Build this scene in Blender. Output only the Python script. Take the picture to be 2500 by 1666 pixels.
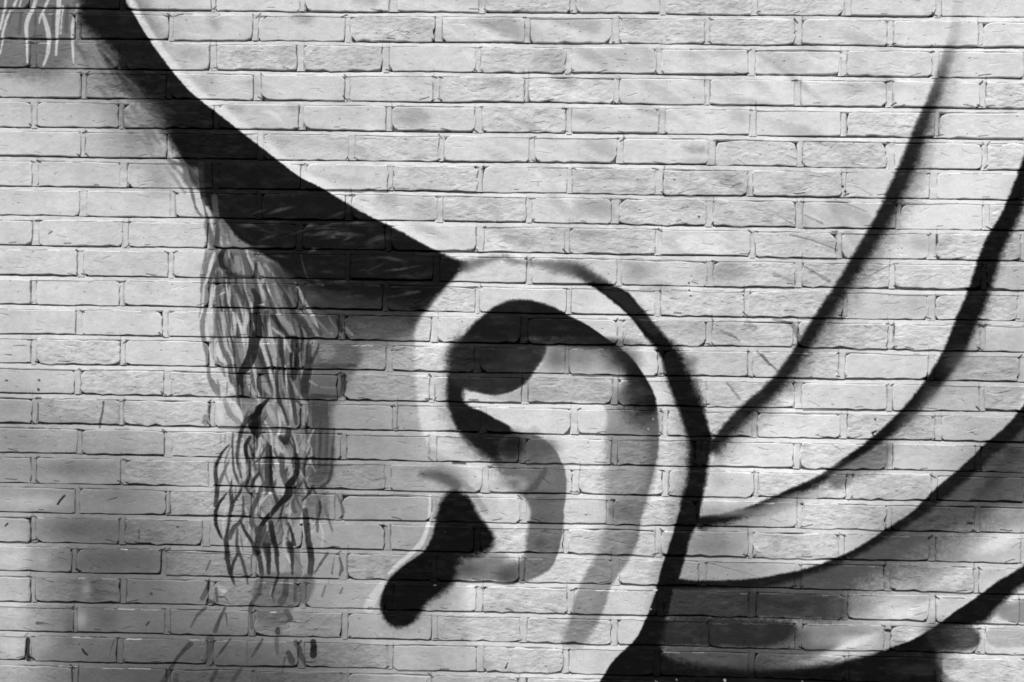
import bpy, math, random
import numpy as np
from mathutils import Vector, Matrix

random.seed(7)
rng = np.random.RandomState(11)
scene = bpy.context.scene
for o in list(bpy.data.objects):
    bpy.data.objects.remove(o)

# ------------------------------------------------------------------ camera
W, H = 2500.0, 1666.0                 # photograph, used only to read positions off the wall
DIST, WIDTH = 2.6, 2.5615
CZ = 1.75                             # height of the picture's centre above the pavement
YAW = math.asin(0.0251)
ROLL = math.radians(0.985)
fwd = Vector((-math.sin(YAW), math.cos(YAW), 0))
r0 = Vector((math.cos(YAW), math.sin(YAW), 0))
u0 = Vector((0, 0, 1))
rgt = r0 * math.cos(ROLL) + u0 * math.sin(ROLL)
upv = u0 * math.cos(ROLL) - r0 * math.sin(ROLL)
cpos = Vector((0, 0, CZ)) - fwd * DIST
cam_d = bpy.data.cameras.new('camera')
cam_d.lens = 36.0 * DIST / WIDTH
cam_d.sensor_width = 36.0
cam_d.clip_end = 500
cam = bpy.data.objects.new('camera', cam_d)
scene.collection.objects.link(cam)
m = Matrix((rgt, upv, -fwd)).transposed().to_4x4()
m.translation = cpos
cam.matrix_world = m
scene.camera = cam

# ------------------------------------------------------------------ sky, sun, exposure
SUN_EL, SUN_AZ = math.radians(58), math.radians(-26)      # azimuth seen from the wall, minus = from the left
world = bpy.data.worlds.new('World')
scene.world = world
world.use_nodes = True
nt = world.node_tree
for n in list(nt.nodes):
    nt.nodes.remove(n)
sky = nt.nodes.new('ShaderNodeTexSky')
sky.sky_type = 'NISHITA'
sky.sun_disc = False
sky.sun_elevation = SUN_EL
sky.sun_rotation = math.pi - SUN_AZ
bw = nt.nodes.new('ShaderNodeRGBToBW')                    # the photograph is black and white
bg = nt.nodes.new('ShaderNodeBackground')
bg.inputs['Strength'].default_value = 0.11
out = nt.nodes.new('ShaderNodeOutputWorld')
nt.links.new(sky.outputs[0], bw.inputs[0])
nt.links.new(bw.outputs[0], bg.inputs['Color'])
nt.links.new(bg.outputs[0], out.inputs['Surface'])
sun_d = bpy.data.lights.new('sun', 'SUN')
sun_d.energy = 3.4
sun_d.angle = math.radians(5)
sun = bpy.data.objects.new('sun', sun_d)
scene.collection.objects.link(sun)
tosun = Vector((math.cos(SUN_EL) * math.sin(SUN_AZ), -math.cos(SUN_EL) * math.cos(SUN_AZ), math.sin(SUN_EL)))
sun.rotation_euler = tosun.to_track_quat('Z', 'Y').to_euler()
sun.location = (0, -4, 8)
scene.view_settings.view_transform = 'Standard'
scene.view_settings.look = 'None'
scene.view_settings.exposure = 0.0
scene.view_settings.gamma = 1.0
scene.view_settings.use_curve_mapping = False
scene.cycles.max_bounces = 5


# ------------------------------------------------------------------ photograph pixel <-> wall plane
def wall(px, py):
    a = (px / W - 0.5) * WIDTH / DIST
    b = -(py - H / 2) / W * WIDTH / DIST
    d = fwd + rgt * a + upv * b
    t = -cpos.y / d.y
    p = cpos + d * t
    return p.x, p.z


MMPX = WIDTH / W                                   # metres per photograph pixel at the centre

# ------------------------------------------------------------------ the painted picture, as a print in wall coordinates
TX = 0.0013
X0, X1 = -1.80, 1.80
Z0, Z1 = CZ - 1.36, CZ + 1.36
NX, NZ = int((X1 - X0) / TX), int((Z1 - Z0) / TX)
gx = (X0 + (np.arange(NX) + 0.5) * TX).astype(np.float32)
gz = (Z0 + (np.arange(NZ) + 0.5) * TX).astype(np.float32)
GX, GZ = np.meshgrid(gx, gz)
vx, vy, vz = GX - cpos.x, -cpos.y, GZ - cpos.z
dep = vx * fwd.x + vy * fwd.y + vz * fwd.z
PX = ((vx * rgt.x + vy * rgt.y + vz * rgt.z) / dep * DIST / WIDTH + 0.5) * W
PY = H / 2 - (vx * upv.x + vy * upv.y + vz * upv.z) / dep * DIST / WIDTH * W
PX = PX.astype(np.float32)
PY = PY.astype(np.float32)
del vx, vz, dep


def vnoise(cell_x, cell_z, seed, octaves=1):
    """smooth value noise on the wall grid, cells in metres, range about -1..1"""
    r = np.random.RandomState(seed)
    acc = np.zeros((NZ, NX), np.float32)
    amp = 1.0
    for _ in range(octaves):
        nx, nz = int((X1 - X0) / cell_x) + 3, int((Z1 - Z0) / cell_z) + 3
        g = r.uniform(-1, 1, (nz, nx)).astype(np.float32)
        fx = np.arange(NX) * TX / cell_x
        fz = np.arange(NZ) * TX / cell_z
        ix, iz = fx.astype(int), fz.astype(int)
        tx, tz = fx - ix, fz - iz
        tx = (tx * tx * (3 - 2 * tx)).astype(np.float32)
        tz = (tz * tz * (3 - 2 * tz)).astype(np.float32)
        rows = g[:, ix] * (1 - tx) + g[:, ix + 1] * tx
        acc += amp * (rows[iz, :] * (1 - tz)[:, None] + rows[iz + 1, :] * tz[:, None])
        amp *= 0.5
        cell_x *= 0.5
        cell_z *= 0.5
    return acc


# sprayed ground tone, read every 250 x 167 px
GRID = np.array([
    [120, 160, 205, 206, 206, 206, 206, 203, 205, 212, 212],
    [178, 150, 196, 203, 203, 207, 207, 210, 212, 212, 212],
    [200, 190, 196, 200, 200, 203, 205, 205, 205, 207, 214],
    [203, 204, 203, 200, 205, 207, 203, 198, 192, 215, 195],
    [203, 203, 202, 195, 205, 203, 202, 205, 195, 205, 198],
    [203, 203, 205, 130, 172, 205, 203, 197, 200, 205, 192],
    [170, 185, 202, 150, 172, 208, 203, 192, 210, 195, 198],
    [150, 158, 190, 152, 165, 200, 195, 205, 216, 198, 110],
    [172, 112, 158, 165, 165, 190, 190, 150, 215, 130, 185],
    [185, 112, 125, 145, 172, 188, 186, 150, 150, 195, 215],
    [165, 88, 85, 105, 165, 182, 190, 40, 50, 120, 222]], np.float32)


def smooth_grid():
    fx = np.clip(PX / 250.0, 0, 9.9999)
    fy = np.clip(PY / 166.6, 0, 9.9999)
    ix, iy = fx.astype(int), fy.astype(int)
    tx, ty = fx - ix, fy - iy
    tx = tx * tx * (3 - 2 * tx)
    ty = ty * ty * (3 - 2 * ty)
    return (GRID[iy, ix] * (1 - tx) + GRID[iy, ix + 1] * tx) * (1 - ty) + \
        (GRID[iy + 1, ix] * (1 - tx) + GRID[iy + 1, ix + 1] * tx) * ty


C = smooth_grid().astype(np.float32)
RELIEF = np.zeros((NZ, NX), np.float32)            # fine relief in millimetres

TILES = {}
for _i, _r in enumerate('abcd'):
    for _j in range(4):
        TILES[_r + str(_j + 1)] = ([0, 620, 1240, 1860][_j], [0, 410, 820, 1236][_i], 3.647)
TILES['h1'] = (420, 380, 4.68)
TILES['h2'] = (420, 700, 4.68)
TILES['h3'] = (420, 1020, 4.68)
TILES['h4'] = (380, 1331, 4.68)
TILES['p'] = (0, 0, 1.0)


def pts(spec, raw=False):
    """'tile x,y,w x,y,w tile x,y,...' -> rows of photograph px; the numbers are readings in one enlargement"""
    rows, t = [], TILES['p']
    for tok in spec.split():
        if tok in TILES:
            t = TILES[tok]
            continue
        v = [float(q) for q in tok.split(',')]
        row = [t[0] + v[0] / t[2], t[1] + v[1] / t[2]]
        if len(v) > 2:
            row.append(v[2] if raw else v[2] / t[2])
        if len(v) > 3:
            row.append(v[3])
        rows.append(row)
    return rows


def catmull(P, closed=False, step=9.0):
    P = np.array(P, float)
    n = len(P)
    res = []
    for i in range(n if closed else n - 1):
        if closed:
            p0, p1, p2, p3 = P[(i - 1) % n], P[i], P[(i + 1) % n], P[(i + 2) % n]
        else:
            p0, p1, p2, p3 = P[max(i - 1, 0)], P[i], P[i + 1], P[min(i + 2, n - 1)]
        k = max(1, int(np.hypot(*(p2 - p1)[:2]) / step))
        for q in range(k):
            t = q / k
            v = 0.5 * ((2 * p1) + (-p0 + p2) * t + (2 * p0 - 5 * p1 + 4 * p2 - p3) * t * t + (-p0 + 3 * p1 - 3 * p2 + p3) * t ** 3)
            v[2:] = p1[2:] * (1 - t) + p2[2:] * t
            res.append(v)
    if not closed:
        res.append(P[-1])
    return np.array(res)


def window(x0, y0, x1, y1):
    cx, cz = zip(*[wall(a, b) for a in (x0, x1) for b in (y0, y1)])
    i0, i1 = int((min(cx) - X0) / TX) - 1, int((max(cx) - X0) / TX) + 2
    j0, j1 = int((min(cz) - Z0) / TX) - 1, int((max(cz) - Z0) / TX) + 2
    return slice(max(j0, 0), max(min(j1, NZ), 0)), slice(max(i0, 0), max(min(i1, NX), 0))


def sstep(t):
    t = np.clip(t, 0, 1)
    return t * t * (3 - 2 * t)


GRAIN = (0.55 * vnoise(0.0045, 0.0040, 61, 2) + 0.5 * vnoise(0.016, 0.009, 62, 2)).astype(np.float32)


def smooth_path(S, k, closed):
    if k < 3:
        return S
    ker = np.hanning(k + 2)[1:-1]
    ker /= ker.sum()
    r = k // 2
    if closed:
        Q = np.concatenate([S[-r:], S, S[:r]])
    else:
        Q = np.concatenate([2 * S[:1] - S[1:r + 1][::-1], S, 2 * S[-1:] - S[-r - 1:-1][::-1]])
    return np.stack([np.convolve(Q[:, c], ker, 'valid') for c in range(S.shape[1])], 1)


def blend(win, cov, v, relief=0.0):
    C[win] += (v - C[win]) * cov
    if relief:
        RELIEF[win] += relief * cov


def stroke(spec, v, soft=5.0, a=1.0, softr=None, relief=0.0, fade=0.0, sm=0):
    """spray or brush stroke; soft is the blur in px of the left side, softr of the right side (seen along the stroke)"""
    P = pts(spec) if isinstance(spec, str) else spec
    P = [list(p) + [4.0] * (3 - len(p)) if len(p) < 3 else list(p) for p in P]
    P = [p + [1.0] if len(p) < 4 else p for p in P]
    if len(P) == 1:
        P.append([P[0][0] + 1, P[0][1] + 1] + P[0][2:])
    if fade:
        P[0][3] *= fade
        P[-1][3] *= fade
    softr = soft if softr is None else softr
    S = catmull(P)
    if sm and len(S) > sm:
        S = smooth_path(S, sm, False)
        S[:, 2] = np.maximum(S[:, 2], 1)
        S[:, 3] = np.clip(S[:, 3], 0, 1)
    rad = S[:, 2].max() / 2 + max(soft, softr) + 3
    win = window(S[:, 0].min() - rad, S[:, 1].min() - rad, S[:, 0].max() + rad, S[:, 1].max() + rad)
    if win[0].stop <= win[0].start or win[1].stop <= win[1].start:
        return
    cov = np.zeros(C[win].shape, np.float32)
    oj, oi = win[0].start, win[1].start
    for A, B in zip(S[:-1], S[1:]):
        w2 = window(min(A[0], B[0]) - rad, min(A[1], B[1]) - rad, max(A[0], B[0]) + rad, max(A[1], B[1]) + rad)
        x, y = PX[w2] - A[0], PY[w2] - A[1]
        dx, dy = B[0] - A[0], B[1] - A[1]
        L2 = dx * dx + dy * dy + 1e-6
        t = np.clip((x * dx + y * dy) / L2, 0, 1)
        ex, ey = x - t * dx, y - t * dy
        d = np.sqrt(ex * ex + ey * ey)
        r = (A[2] * (1 - t) + B[2] * t) / 2
        if softr != soft:
            s = np.where(ex * dy - ey * dx > 0, soft, softr)
        else:
            s = soft
        c = sstep((r - d + GRAIN[w2] * (0.5 + 0.17 * s)) / s + 0.5) * (A[3] * (1 - t) + B[3] * t)
        sub = cov[w2[0].start - oj:w2[0].stop - oj, w2[1].start - oi:w2[1].stop - oi]
        np.maximum(sub, c, out=sub)
    blend(win, cov * a, v, relief)


def poly(spec, v, soft=6.0, a=1.0, curve=True):
    """filled shape; a third number per point is the blur of its edge there, in px"""
    P = pts(spec, True) if isinstance(spec, str) else spec
    P = [[p[0], p[1], (p[2] if len(p) > 2 else soft)] for p in P]
    S = smooth_path(catmull(P, True, 12.0), 5, True) if curve else np.array(P, float)
    S[:, 2] = np.maximum(S[:, 2], 1.5)
    ms = S[:, 2].max() + 3
    win = window(S[:, 0].min() - ms, S[:, 1].min() - ms, S[:, 0].max() + ms, S[:, 1].max() + ms)
    if win[0].stop <= win[0].start or win[1].stop <= win[1].start:
        return
    wx, wy = PX[win], PY[win]
    inside = np.zeros(wx.shape, bool)
    oj, oi = win[0].start, win[1].start
    N = len(S)
    # even-odd fill
    T = [((wall(p[0], p[1])[0] - X0) / TX, (wall(p[0], p[1])[1] - Z0) / TX) for p in S]
    cols = np.arange(win[1].start, win[1].stop) + 0.5
    for i in range(N):
        (xa, ya), (xb, yb) = T[i], T[(i + 1) % N]
        if ya == yb:
            continue
        ylo, yhi = min(ya, yb), max(ya, yb)
        j0, j1 = max(int(math.ceil(ylo - 0.5)), win[0].start), min(int(math.ceil(yhi - 0.5)), win[0].stop)
        for j in range(j0, j1):
            xc = xa + (j + 0.5 - ya) * (xb - xa) / (yb - ya)
            k = int(math.ceil(xc - 0.5)) - oi
            k = max(0, min(k, wx.shape[1]))
            inside[j - oj, :k] ^= True
    best = np.full(wx.shape, 1e9, np.float32)
    sb = np.full(wx.shape, soft, np.float32)
    for i in range(N):
        A, B = S[i], S[(i + 1) % N]
        mr = max(A[2], B[2]) + 3
        w2 = window(min(A[0], B[0]) - mr, min(A[1], B[1]) - mr, max(A[0], B[0]) + mr, max(A[1], B[1]) + mr)
        if w2[0].stop <= w2[0].start or w2[1].stop <= w2[1].start:
            continue
        x, y = PX[w2] - A[0], PY[w2] - A[1]
        dx, dy = B[0] - A[0], B[1] - A[1]
        t = np.clip((x * dx + y * dy) / (dx * dx + dy * dy + 1e-6), 0, 1)
        d = np.sqrt((x - t * dx) ** 2 + (y - t * dy) ** 2)
        s = A[2] * (1 - t) + B[2] * t
        sl = (slice(w2[0].start - oj, w2[0].stop - oj), slice(w2[1].start - oi, w2[1].stop - oi))
        bb, ss = best[sl], sb[sl]
        mk = d < bb
        bb[mk] = d[mk]
        ss[mk] = s[mk]
    sd = np.where(inside, best, -best)
    blend(win, sstep((sd + GRAIN[win] * (0.5 + 0.17 * sb)) / sb + 0.5) * a, v)


def blob(spec, v, a=1.0, ang=0.0):
    """soft sprayed cloud: 'tile x,y,rx,ry' (ry in the same units as x)"""
    t = TILES['p']
    for tok in spec.split():
        if tok in TILES:
            t = TILES[tok]
            continue
        x, y, rx, ry = [float(q) for q in tok.split(',')]
        x, y, rx, ry = t[0] + x / t[2], t[1] + y / t[2], rx / t[2], ry / t[2]
        R = max(rx, ry) * 1.6
        w = window(x - R, y - R, x + R, y + R)
        dx, dy = PX[w] - x, PY[w] - y
        ca, sa = math.cos(math.radians(ang)), math.sin(math.radians(ang))
        q = np.sqrt(((dx * ca + dy * sa) / rx) ** 2 + ((-dx * sa + dy * ca) / ry) ** 2)
        blend(w, (1 - sstep(q / 1.5 + 0.05 * GRAIN[w])) * a, v)


blob('p 290,1440,210,330', 98, 0.62)
blob('p 230,1120,170,120', 138, 0.5)
blob('p 560,1640,260,130', 76, 0.6)
blob('p 20,1500,50,120 20,1330,50,80', 188, 0.5)
blob('p 640,1230,180,300', 160, 0.4)
blob('c1 650,1180,380,80', 108, 0.8)
blob('c1 1050,1430,380,100', 112, 0.75)
blob('c1 420,930,280,70 c1 120,620,150,90', 146, 0.6)
blob('d1 1050,480,430,120', 82, 0.8)
blob('d1 860,740,110,130 d1 930,980,120,130', 84, 0.75)
blob('d1 620,1080,60,160 d1 1150,1500,420,100 d1 700,200,380,110', 84, 0.65)
blob('d1 100,450,150,120 d1 100,1250,120,100 d1 60,960,160,100', 192, 0.85)
blob('d1 380,480,60,70 d1 770,740,50,80 d1 380,1230,130,60 d1 720,1000,60,90', 160, 0.6)
blob('c1 280,1480,340,60', 182, 0.7)
blob('p 30,1070,140,100', 136, 0.7)
blob('p 900,1130,120,330', 148, 0.85)
blob('p 1130,1560,180,90', 158, 0.5)
blob('p 860,1350,160,120', 156, 0.55)
blob('p 770,900,130,200 800,1120,70,150', 138, 0.6)
blob('p 680,1400,130,110', 120, 0.55)
blob('p 2200,150,420,330 2330,600,200,260', 219, 0.85)
blob('p 1500,400,500,300', 210, 0.5)
# --- forehead: faint sprayed folds (right of the dark band)
for s_, v_ in (('a1 1830,140 1990,150 1930,305 1880,260', 160), ('a2 310,110 560,150 510,235 370,190', 160),
               ('a2 1860,190 2300,170 2334,330 2140,290', 158), ('a3 -20,140 120,230 130,370 -10,330', 165),
               ('a3 380,175 830,170 770,325 600,280', 168), ('a3 860,450 1300,450 1270,600 1000,580', 188),
               ('a3 1520,460 2100,450 1900,530 1620,530', 183), ('a3 220,460 500,480 500,630 200,600', 174),
               ('a3 380,670 630,690 600,790 470,750', 164), ('a3 560,1290 940,1260 960,1420 700,1400', 178),
               ('b3 560,290 940,290 945,430 820,430 660,380', 160), ('a1 2050,430 2200,500 2220,590 2120,540', 160),
               ('a1 2000,935 2210,950 2110,1030', 160), ('a2 190,395 370,395 370,570 215,540', 174),
               ('a2 850,-10 1150,-10 1060,65', 166), ('a2 130,1200 370,1250 250,1310', 160),
               ('b2 1070,250 1270,235 1270,370 1180,330', 168), ('b2 1500,280 1610,285 1570,430 1410,430', 180),
               ('a3 1530,1310 1780,1310 1775,1375 1640,1350', 150), ('b3 -60,560 260,600 240,710 -60,700', 172),
               ('a2 250,930 400,930 390,1020 300,1000', 158), ('a2 1250,960 1560,980 1560,1110 1240,1090', 162),
               ('a2 1950,690 2330,720 2250,790 2050,760', 172), ('a1 1560,440 1850,440 1840,520 1620,540', 168),
               ('a1 1700,680 1950,680 1880,850 1800,800', 176), ('a1 1320,0 1800,-10 1600,60', 190),
               ('a3 1960,980 2130,980 2130,1150 1980,1050', 182), ('a4 0,490 420,500 400,650 0,640', 192)):
    poly(s_, v_ + 2, 26, 0.85)
for s_ in ('a2 1040,1205,20 1150,1180,40 1300,1195,30 1480,1240,15', 'a2 60,1000,20 160,1010,40 250,1090,20',
           'a1 1620,300,20 1860,320,20', 'a2 1220,810,20 1330,780,40 1400,830,30', 'a3 250,270,60 520,330,40',
           'a3 1400,490,60 1700,620,60 2050,580,50', 'a1 2010,560,20 2170,590,15'):
    stroke(s_, 224, 9, 0.7)
poly('b3 1440,665 1760,575 2110,720 2100,765 1500,745', 222, 7, 0.9)
poly('b3 1650,80 1900,90 2060,210 1450,215', 218, 12, 0.6)
rs = random.Random(19)
for q in range(110):
    cx_, cy_ = rs.uniform(330, 2350), rs.uniform(0, 640)
    if cy_ > 60 + (cx_ - 330) * 0.78 or cy_ < 0:
        if not (cx_ > 1150 and cy_ < 620):
            continue
    an = math.radians(rs.gauss(24, 14))
    L = rs.uniform(50, 150)
    stroke([[cx_ - L * math.cos(an), cy_ - L * math.sin(an), rs.uniform(4, 14), 0.1], [cx_, cy_ + rs.uniform(-6, 6), rs.uniform(14, 38), 1.0],
            [cx_ + L * math.cos(an), cy_ + L * math.sin(an), rs.uniform(3, 10), 0.1]], rs.choice((168, 176, 184, 220, 222)), rs.uniform(10, 22), rs.uniform(0.45, 0.8))
# --- feather lines at the right of the forehead
for s_, v_ in (('b4 640,280,8 930,390,10', 140), ('b4 370,420,8 540,500,12', 118), ('b4 250,600,8 470,655,11 670,735,12', 95),
               ('b4 380,880,10 600,1010,32', 135), ('b4 110,950,40 290,1020,26', 160), ('c4 0,170,18 70,250,22 130,300,14', 105),
               ('b4 100,1350,16 270,1400,40 320,1500,50', 130), ('b4 390,400,22 600,500,8', 214), ('b4 830,160,8 980,240,8', 150),
               ('c3 2220,140,14 2330,260,18', 105), ('b4 330,300,10 400,570,8', 165), ('b3 2130,1390,70 2200,1430,40', 160),
               ('b3 1900,1460,30 1990,1490,30 2060,1540,10', 115), ('c3 1950,420,20 2060,560,26', 135)):
    stroke(s_, v_, 4, 0.8)
blob('b3 1180,930,190,110 1950,930,230,110', 155, 0.8)
blob('b3 1350,1070,160,60', 140, 0.7)
blob('b3 1700,1440,420,120', 172, 0.8)
blob('b4 150,400,400,160', 186, 0.5)
blob('b4 1300,1230,500,110 1500,660,350,90', 178, 0.7)
# --- top-left fringe
poly('p -300,-300 215,-300 200,-20 205,60 160,175 60,190 -60,165 -300,170', 112, 50)
poly('p 190,-30 330,-30 430,260 330,240 200,150', 128, 60)
for s_ in ('a1 60,-80,20 45,60,24 0,260,22', 'a1 180,-60,22 120,60,26 60,170,22 15,340,20', 'a1 330,-60,30 300,60,32 262,140,36 235,230,40 238,330,30 245,560,12',
           'a1 455,-60,24 390,90,22 355,170,22 350,210,10', 'a1 385,130,30 425,270,42 435,350,36 425,480,32 385,590,14',
           'a1 530,-60,38 520,100,42 512,230,36 508,330,26 500,490,18', 'a1 715,-60,34 690,70,36 655,200,34 645,320,30 655,560,14',
           'a1 200,-40,16 175,60,14', 'a1 30,330,14 5,480,12', 'a1 560,60,14 540,300,12'):
    stroke(s_, 206, 3.5, 0.9)
for s_ in ('a1 110,60,16 80,220,14', 'a1 480,60,30 470,290,26', 'a1 600,60,40 590,280,36', 'a1 190,120,30 170,300,30', 'a1 320,120,20 310,320,18'):
    stroke(s_, 84, 5, 0.7)
# --- hair bundle: ground of the braid
poly('p 500,520,8 545,530,10 650,570,10 760,680,10 700,700,20 600,640,10 515,612,8', 108, 8, 0.85)
poly('p 505,610,8 560,600,10 700,690,20 720,1000,20 600,1010,10 560,950,10 520,850,10 500,720,8', 118, 10, 0.85)
poly('p 545,610,10 650,640,20 820,780,25 885,870,25 868,905,20 832,960,20 802,1010,20 600,1015,10 575,950,8 560,880,8 545,800,10 528,700,10', 98, 10)
poly('p 590,1000 750,1000 760,1240 770,1360 700,1360 600,1340 560,1200', 150, 25, 0.8)
poly('p 738,985,30 800,985,30 812,1060,25 818,1120,12 800,1180,40 745,1182,40', 72, 22, 0.86)
for q in range(9):
    stroke([[748 + q * 8.5, 990 + (q * 37) % 60, 4], [750 + q * 8, 1080, 6], [746 + q * 8, 1165 - (q * 53) % 50, 4]], (48, 92, 60, 110)[q % 4], 4, 0.5)
poly('p 695,1190 790,1190 800,1262 720,1268', 118, 14)
poly('p 628,1408,10 764,1408,12 752,1470,12 712,1482,14 700,1530,25 630,1530,25', 98, 12, 0.85)
stroke('a1 1140,-60,60 1190,80,70 1265,200,80 1340,330,90 1430,460,90 1640,725,90 1900,955,100 2240,1210,100 a2 110,1320,100 410,1550,90 b2 440,75,90 670,195,110 920,345,130 1120,450,120 1350,570,100 1580,700,70', 224, 14, 0.85, sm=7)
# --- the broad dark band from the top left to the ear
poly('p 185,-330,50 290,-330,5 a1 1090,-100,5 1115,0,5 1160,80,5 1235,200,4 1310,330,4 1400,460,5 1510,600,5 1610,730,4 1745,865,5 1870,960,4 2000,1060,6 2110,1150,4 2200,1220,5 '
     'a2 0,1265,4 100,1340,4 200,1420,4 300,1500,4 b2 420,90,3 560,160,4 650,205,4 780,290,6 900,360,7 1020,430,5 1100,462,4 1200,515,5 1330,580,6 1450,650,6 1560,710,5 1700,770,8 1800,820,10 '
     '1930,850,14 1850,970,18 1700,1080,20 1600,1190,24 1550,1260,28 1480,1330,40 1250,1370,60 1000,1330,60 810,1290,40 650,1200,20 530,1100,14 400,1080,16 300,960,14 170,830,10 30,745,10 '
     'b1 2240,690,8 2120,640,8 2060,560,9 2010,480,10 1900,430,12 1810,280,14 1790,100,14 1740,30,20 1640,20,14 a1 1600,1400,18 1450,1170,26 1330,1010,30 1200,880,20 1120,740,22 1050,640,22 1000,470,26 860,340,40 730,240,45 700,100,40', 25, 8)
poly('b1 1620,10,14 1800,10,14 1790,170,12 1655,170,14', 92, 12)
blob('b2 1000,1400,420,90', 70, 0.8)
for s_, v_, so in (('a1 870,420,16 950,530,44 1040,640,56 1150,800,60 1230,880,70', 28, 12), ('a1 950,745,16 1080,790,40 1220,840,60', 32, 12),
               ('a1 1150,720,18 1280,800,26', 66, 8), ('a1 1020,470,50 1050,520,40', 104, 10), ('a1 1150,580,40', 56, 8),
               ('a1 1220,1040,16 1350,1100,60 1500,1150,60', 58, 14), ('a1 1400,1390,12 1550,1445,30 1720,1500,50', 52, 8),
               ('a1 1500,1180,40 1530,1320,50', 60, 10), ('a1 1330,1190,50 1430,1330,60', 128, 16), ('a1 1400,960,30 1560,1010,40', 60, 12),
               ('a1 1300,640,16 1500,650,12', 52, 5), ('a1 1400,670,12 1470,700,12', 85, 4), ('a1 1000,950,60 1250,960,90', 170, 26)):
    stroke(s_, v_, so, 0.85, fade=0.4)
rs = random.Random(4)
for q in range(60):
    t_ = rs.random()
    bx_, by_ = 225 + 225 * t_, 70 + 330 * t_ ** 0.85
    of_ = rs.uniform(-10, 75)
    x_, y_ = bx_ - of_ * 0.8, by_ + of_ * 0.25
    L = rs.uniform(50, 120)
    an = math.radians(rs.uniform(38, 62))
    stroke([[x_, y_, 2, 0.2], [x_ + L * .5 * math.cos(an), y_ + L * .5 * math.sin(an), rs.uniform(5, 12), 0.8], [x_ + L * math.cos(an), y_ + L * math.sin(an), 8, 0.9]],
           rs.choice((32, 45, 70, 95, 60)) if of_ < 30 else rs.choice((95, 125, 140)), 6, rs.uniform(0.4, 0.7))
for q in range(80):
    x_, y_ = rs.uniform(560, 1100), rs.uniform(500, 760)
    if y_ < 470 + (x_ - 700) * 0.42 or y_ > 620 + (x_ - 600) * 0.55:
        continue
    an = math.radians(rs.uniform(-22, 12))
    L = rs.uniform(25, 80)
    stroke([[x_, y_, 2, 0.3], [x_ + L * .5 * math.cos(an), y_ + L * .5 * math.sin(an) - 2, rs.uniform(4, 11), 1], [x_ + L * math.cos(an), y_ + L * math.sin(an), 2, 0.3]],
           rs.choice((26, 28, 56, 66, 76, 84, 48)), 5, rs.uniform(0.5, 0.9))
# swishes inside the band
blob('p 880,768,190,42', 48, 0.9)
blob('p 900,822,120,26', 98, 0.75)
for s_, v_ in (('b2 540,545,12 700,500,18 840,500,12', 66), ('b2 650,605,12 770,560,16', 66), ('b2 740,632,12 860,598,16', 64),
               ('b2 990,680,36 1100,625,50 1180,610,30', 58), ('b2 490,758,14 680,768,14', 68), ('b2 1150,920,14 1300,905,16 1490,868,10', 82),
               ('b2 1460,975,30 1610,930,20', 60), ('b2 870,822,16 1130,800,14', 56), ('b2 1230,1062,10 1460,1020,10', 70), ('b2 550,1028,12 620,1045,12', 120),
               ('b2 660,1130,70 840,1130,60', 62), ('b2 730,1020,20 860,1062,10', 66), ('b2 590,845,26 690,850,20', 50), ('b2 120,600,40 60,520,20', 50),
               ('b2 330,440,10 380,440,10', 70), ('b2 1000,1030,40 1100,1040,30', 56), ('h1 800,640,40 980,600,30', 44), ('h1 830,900,60 940,980,40', 50),
               ('h1 1050,900,20 1090,930,20', 62), ('h1 1100,830,30 1200,830,30', 46), ('h1 460,240,50 520,280,40', 52), ('h1 450,460,30 620,600,60', 60)):
    stroke(s_, v_, 5, 0.8, fade=0.3)
for s_ in ('b2 1380,930,40 1560,860,26', 'b2 1150,965,26 1600,1000,26', 'b2 950,1190,40 1400,1110,70', 'b2 1040,560,40 1180,560,60', 'b2 640,690,40 1150,690,40',
           'b2 150,860,60 500,900,50', 'b2 640,1080,30 860,1090,40', 'b2 20,690,40 380,690,30'):
    stroke(s_, 29, 9, 0.75, fade=0.4)
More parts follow.
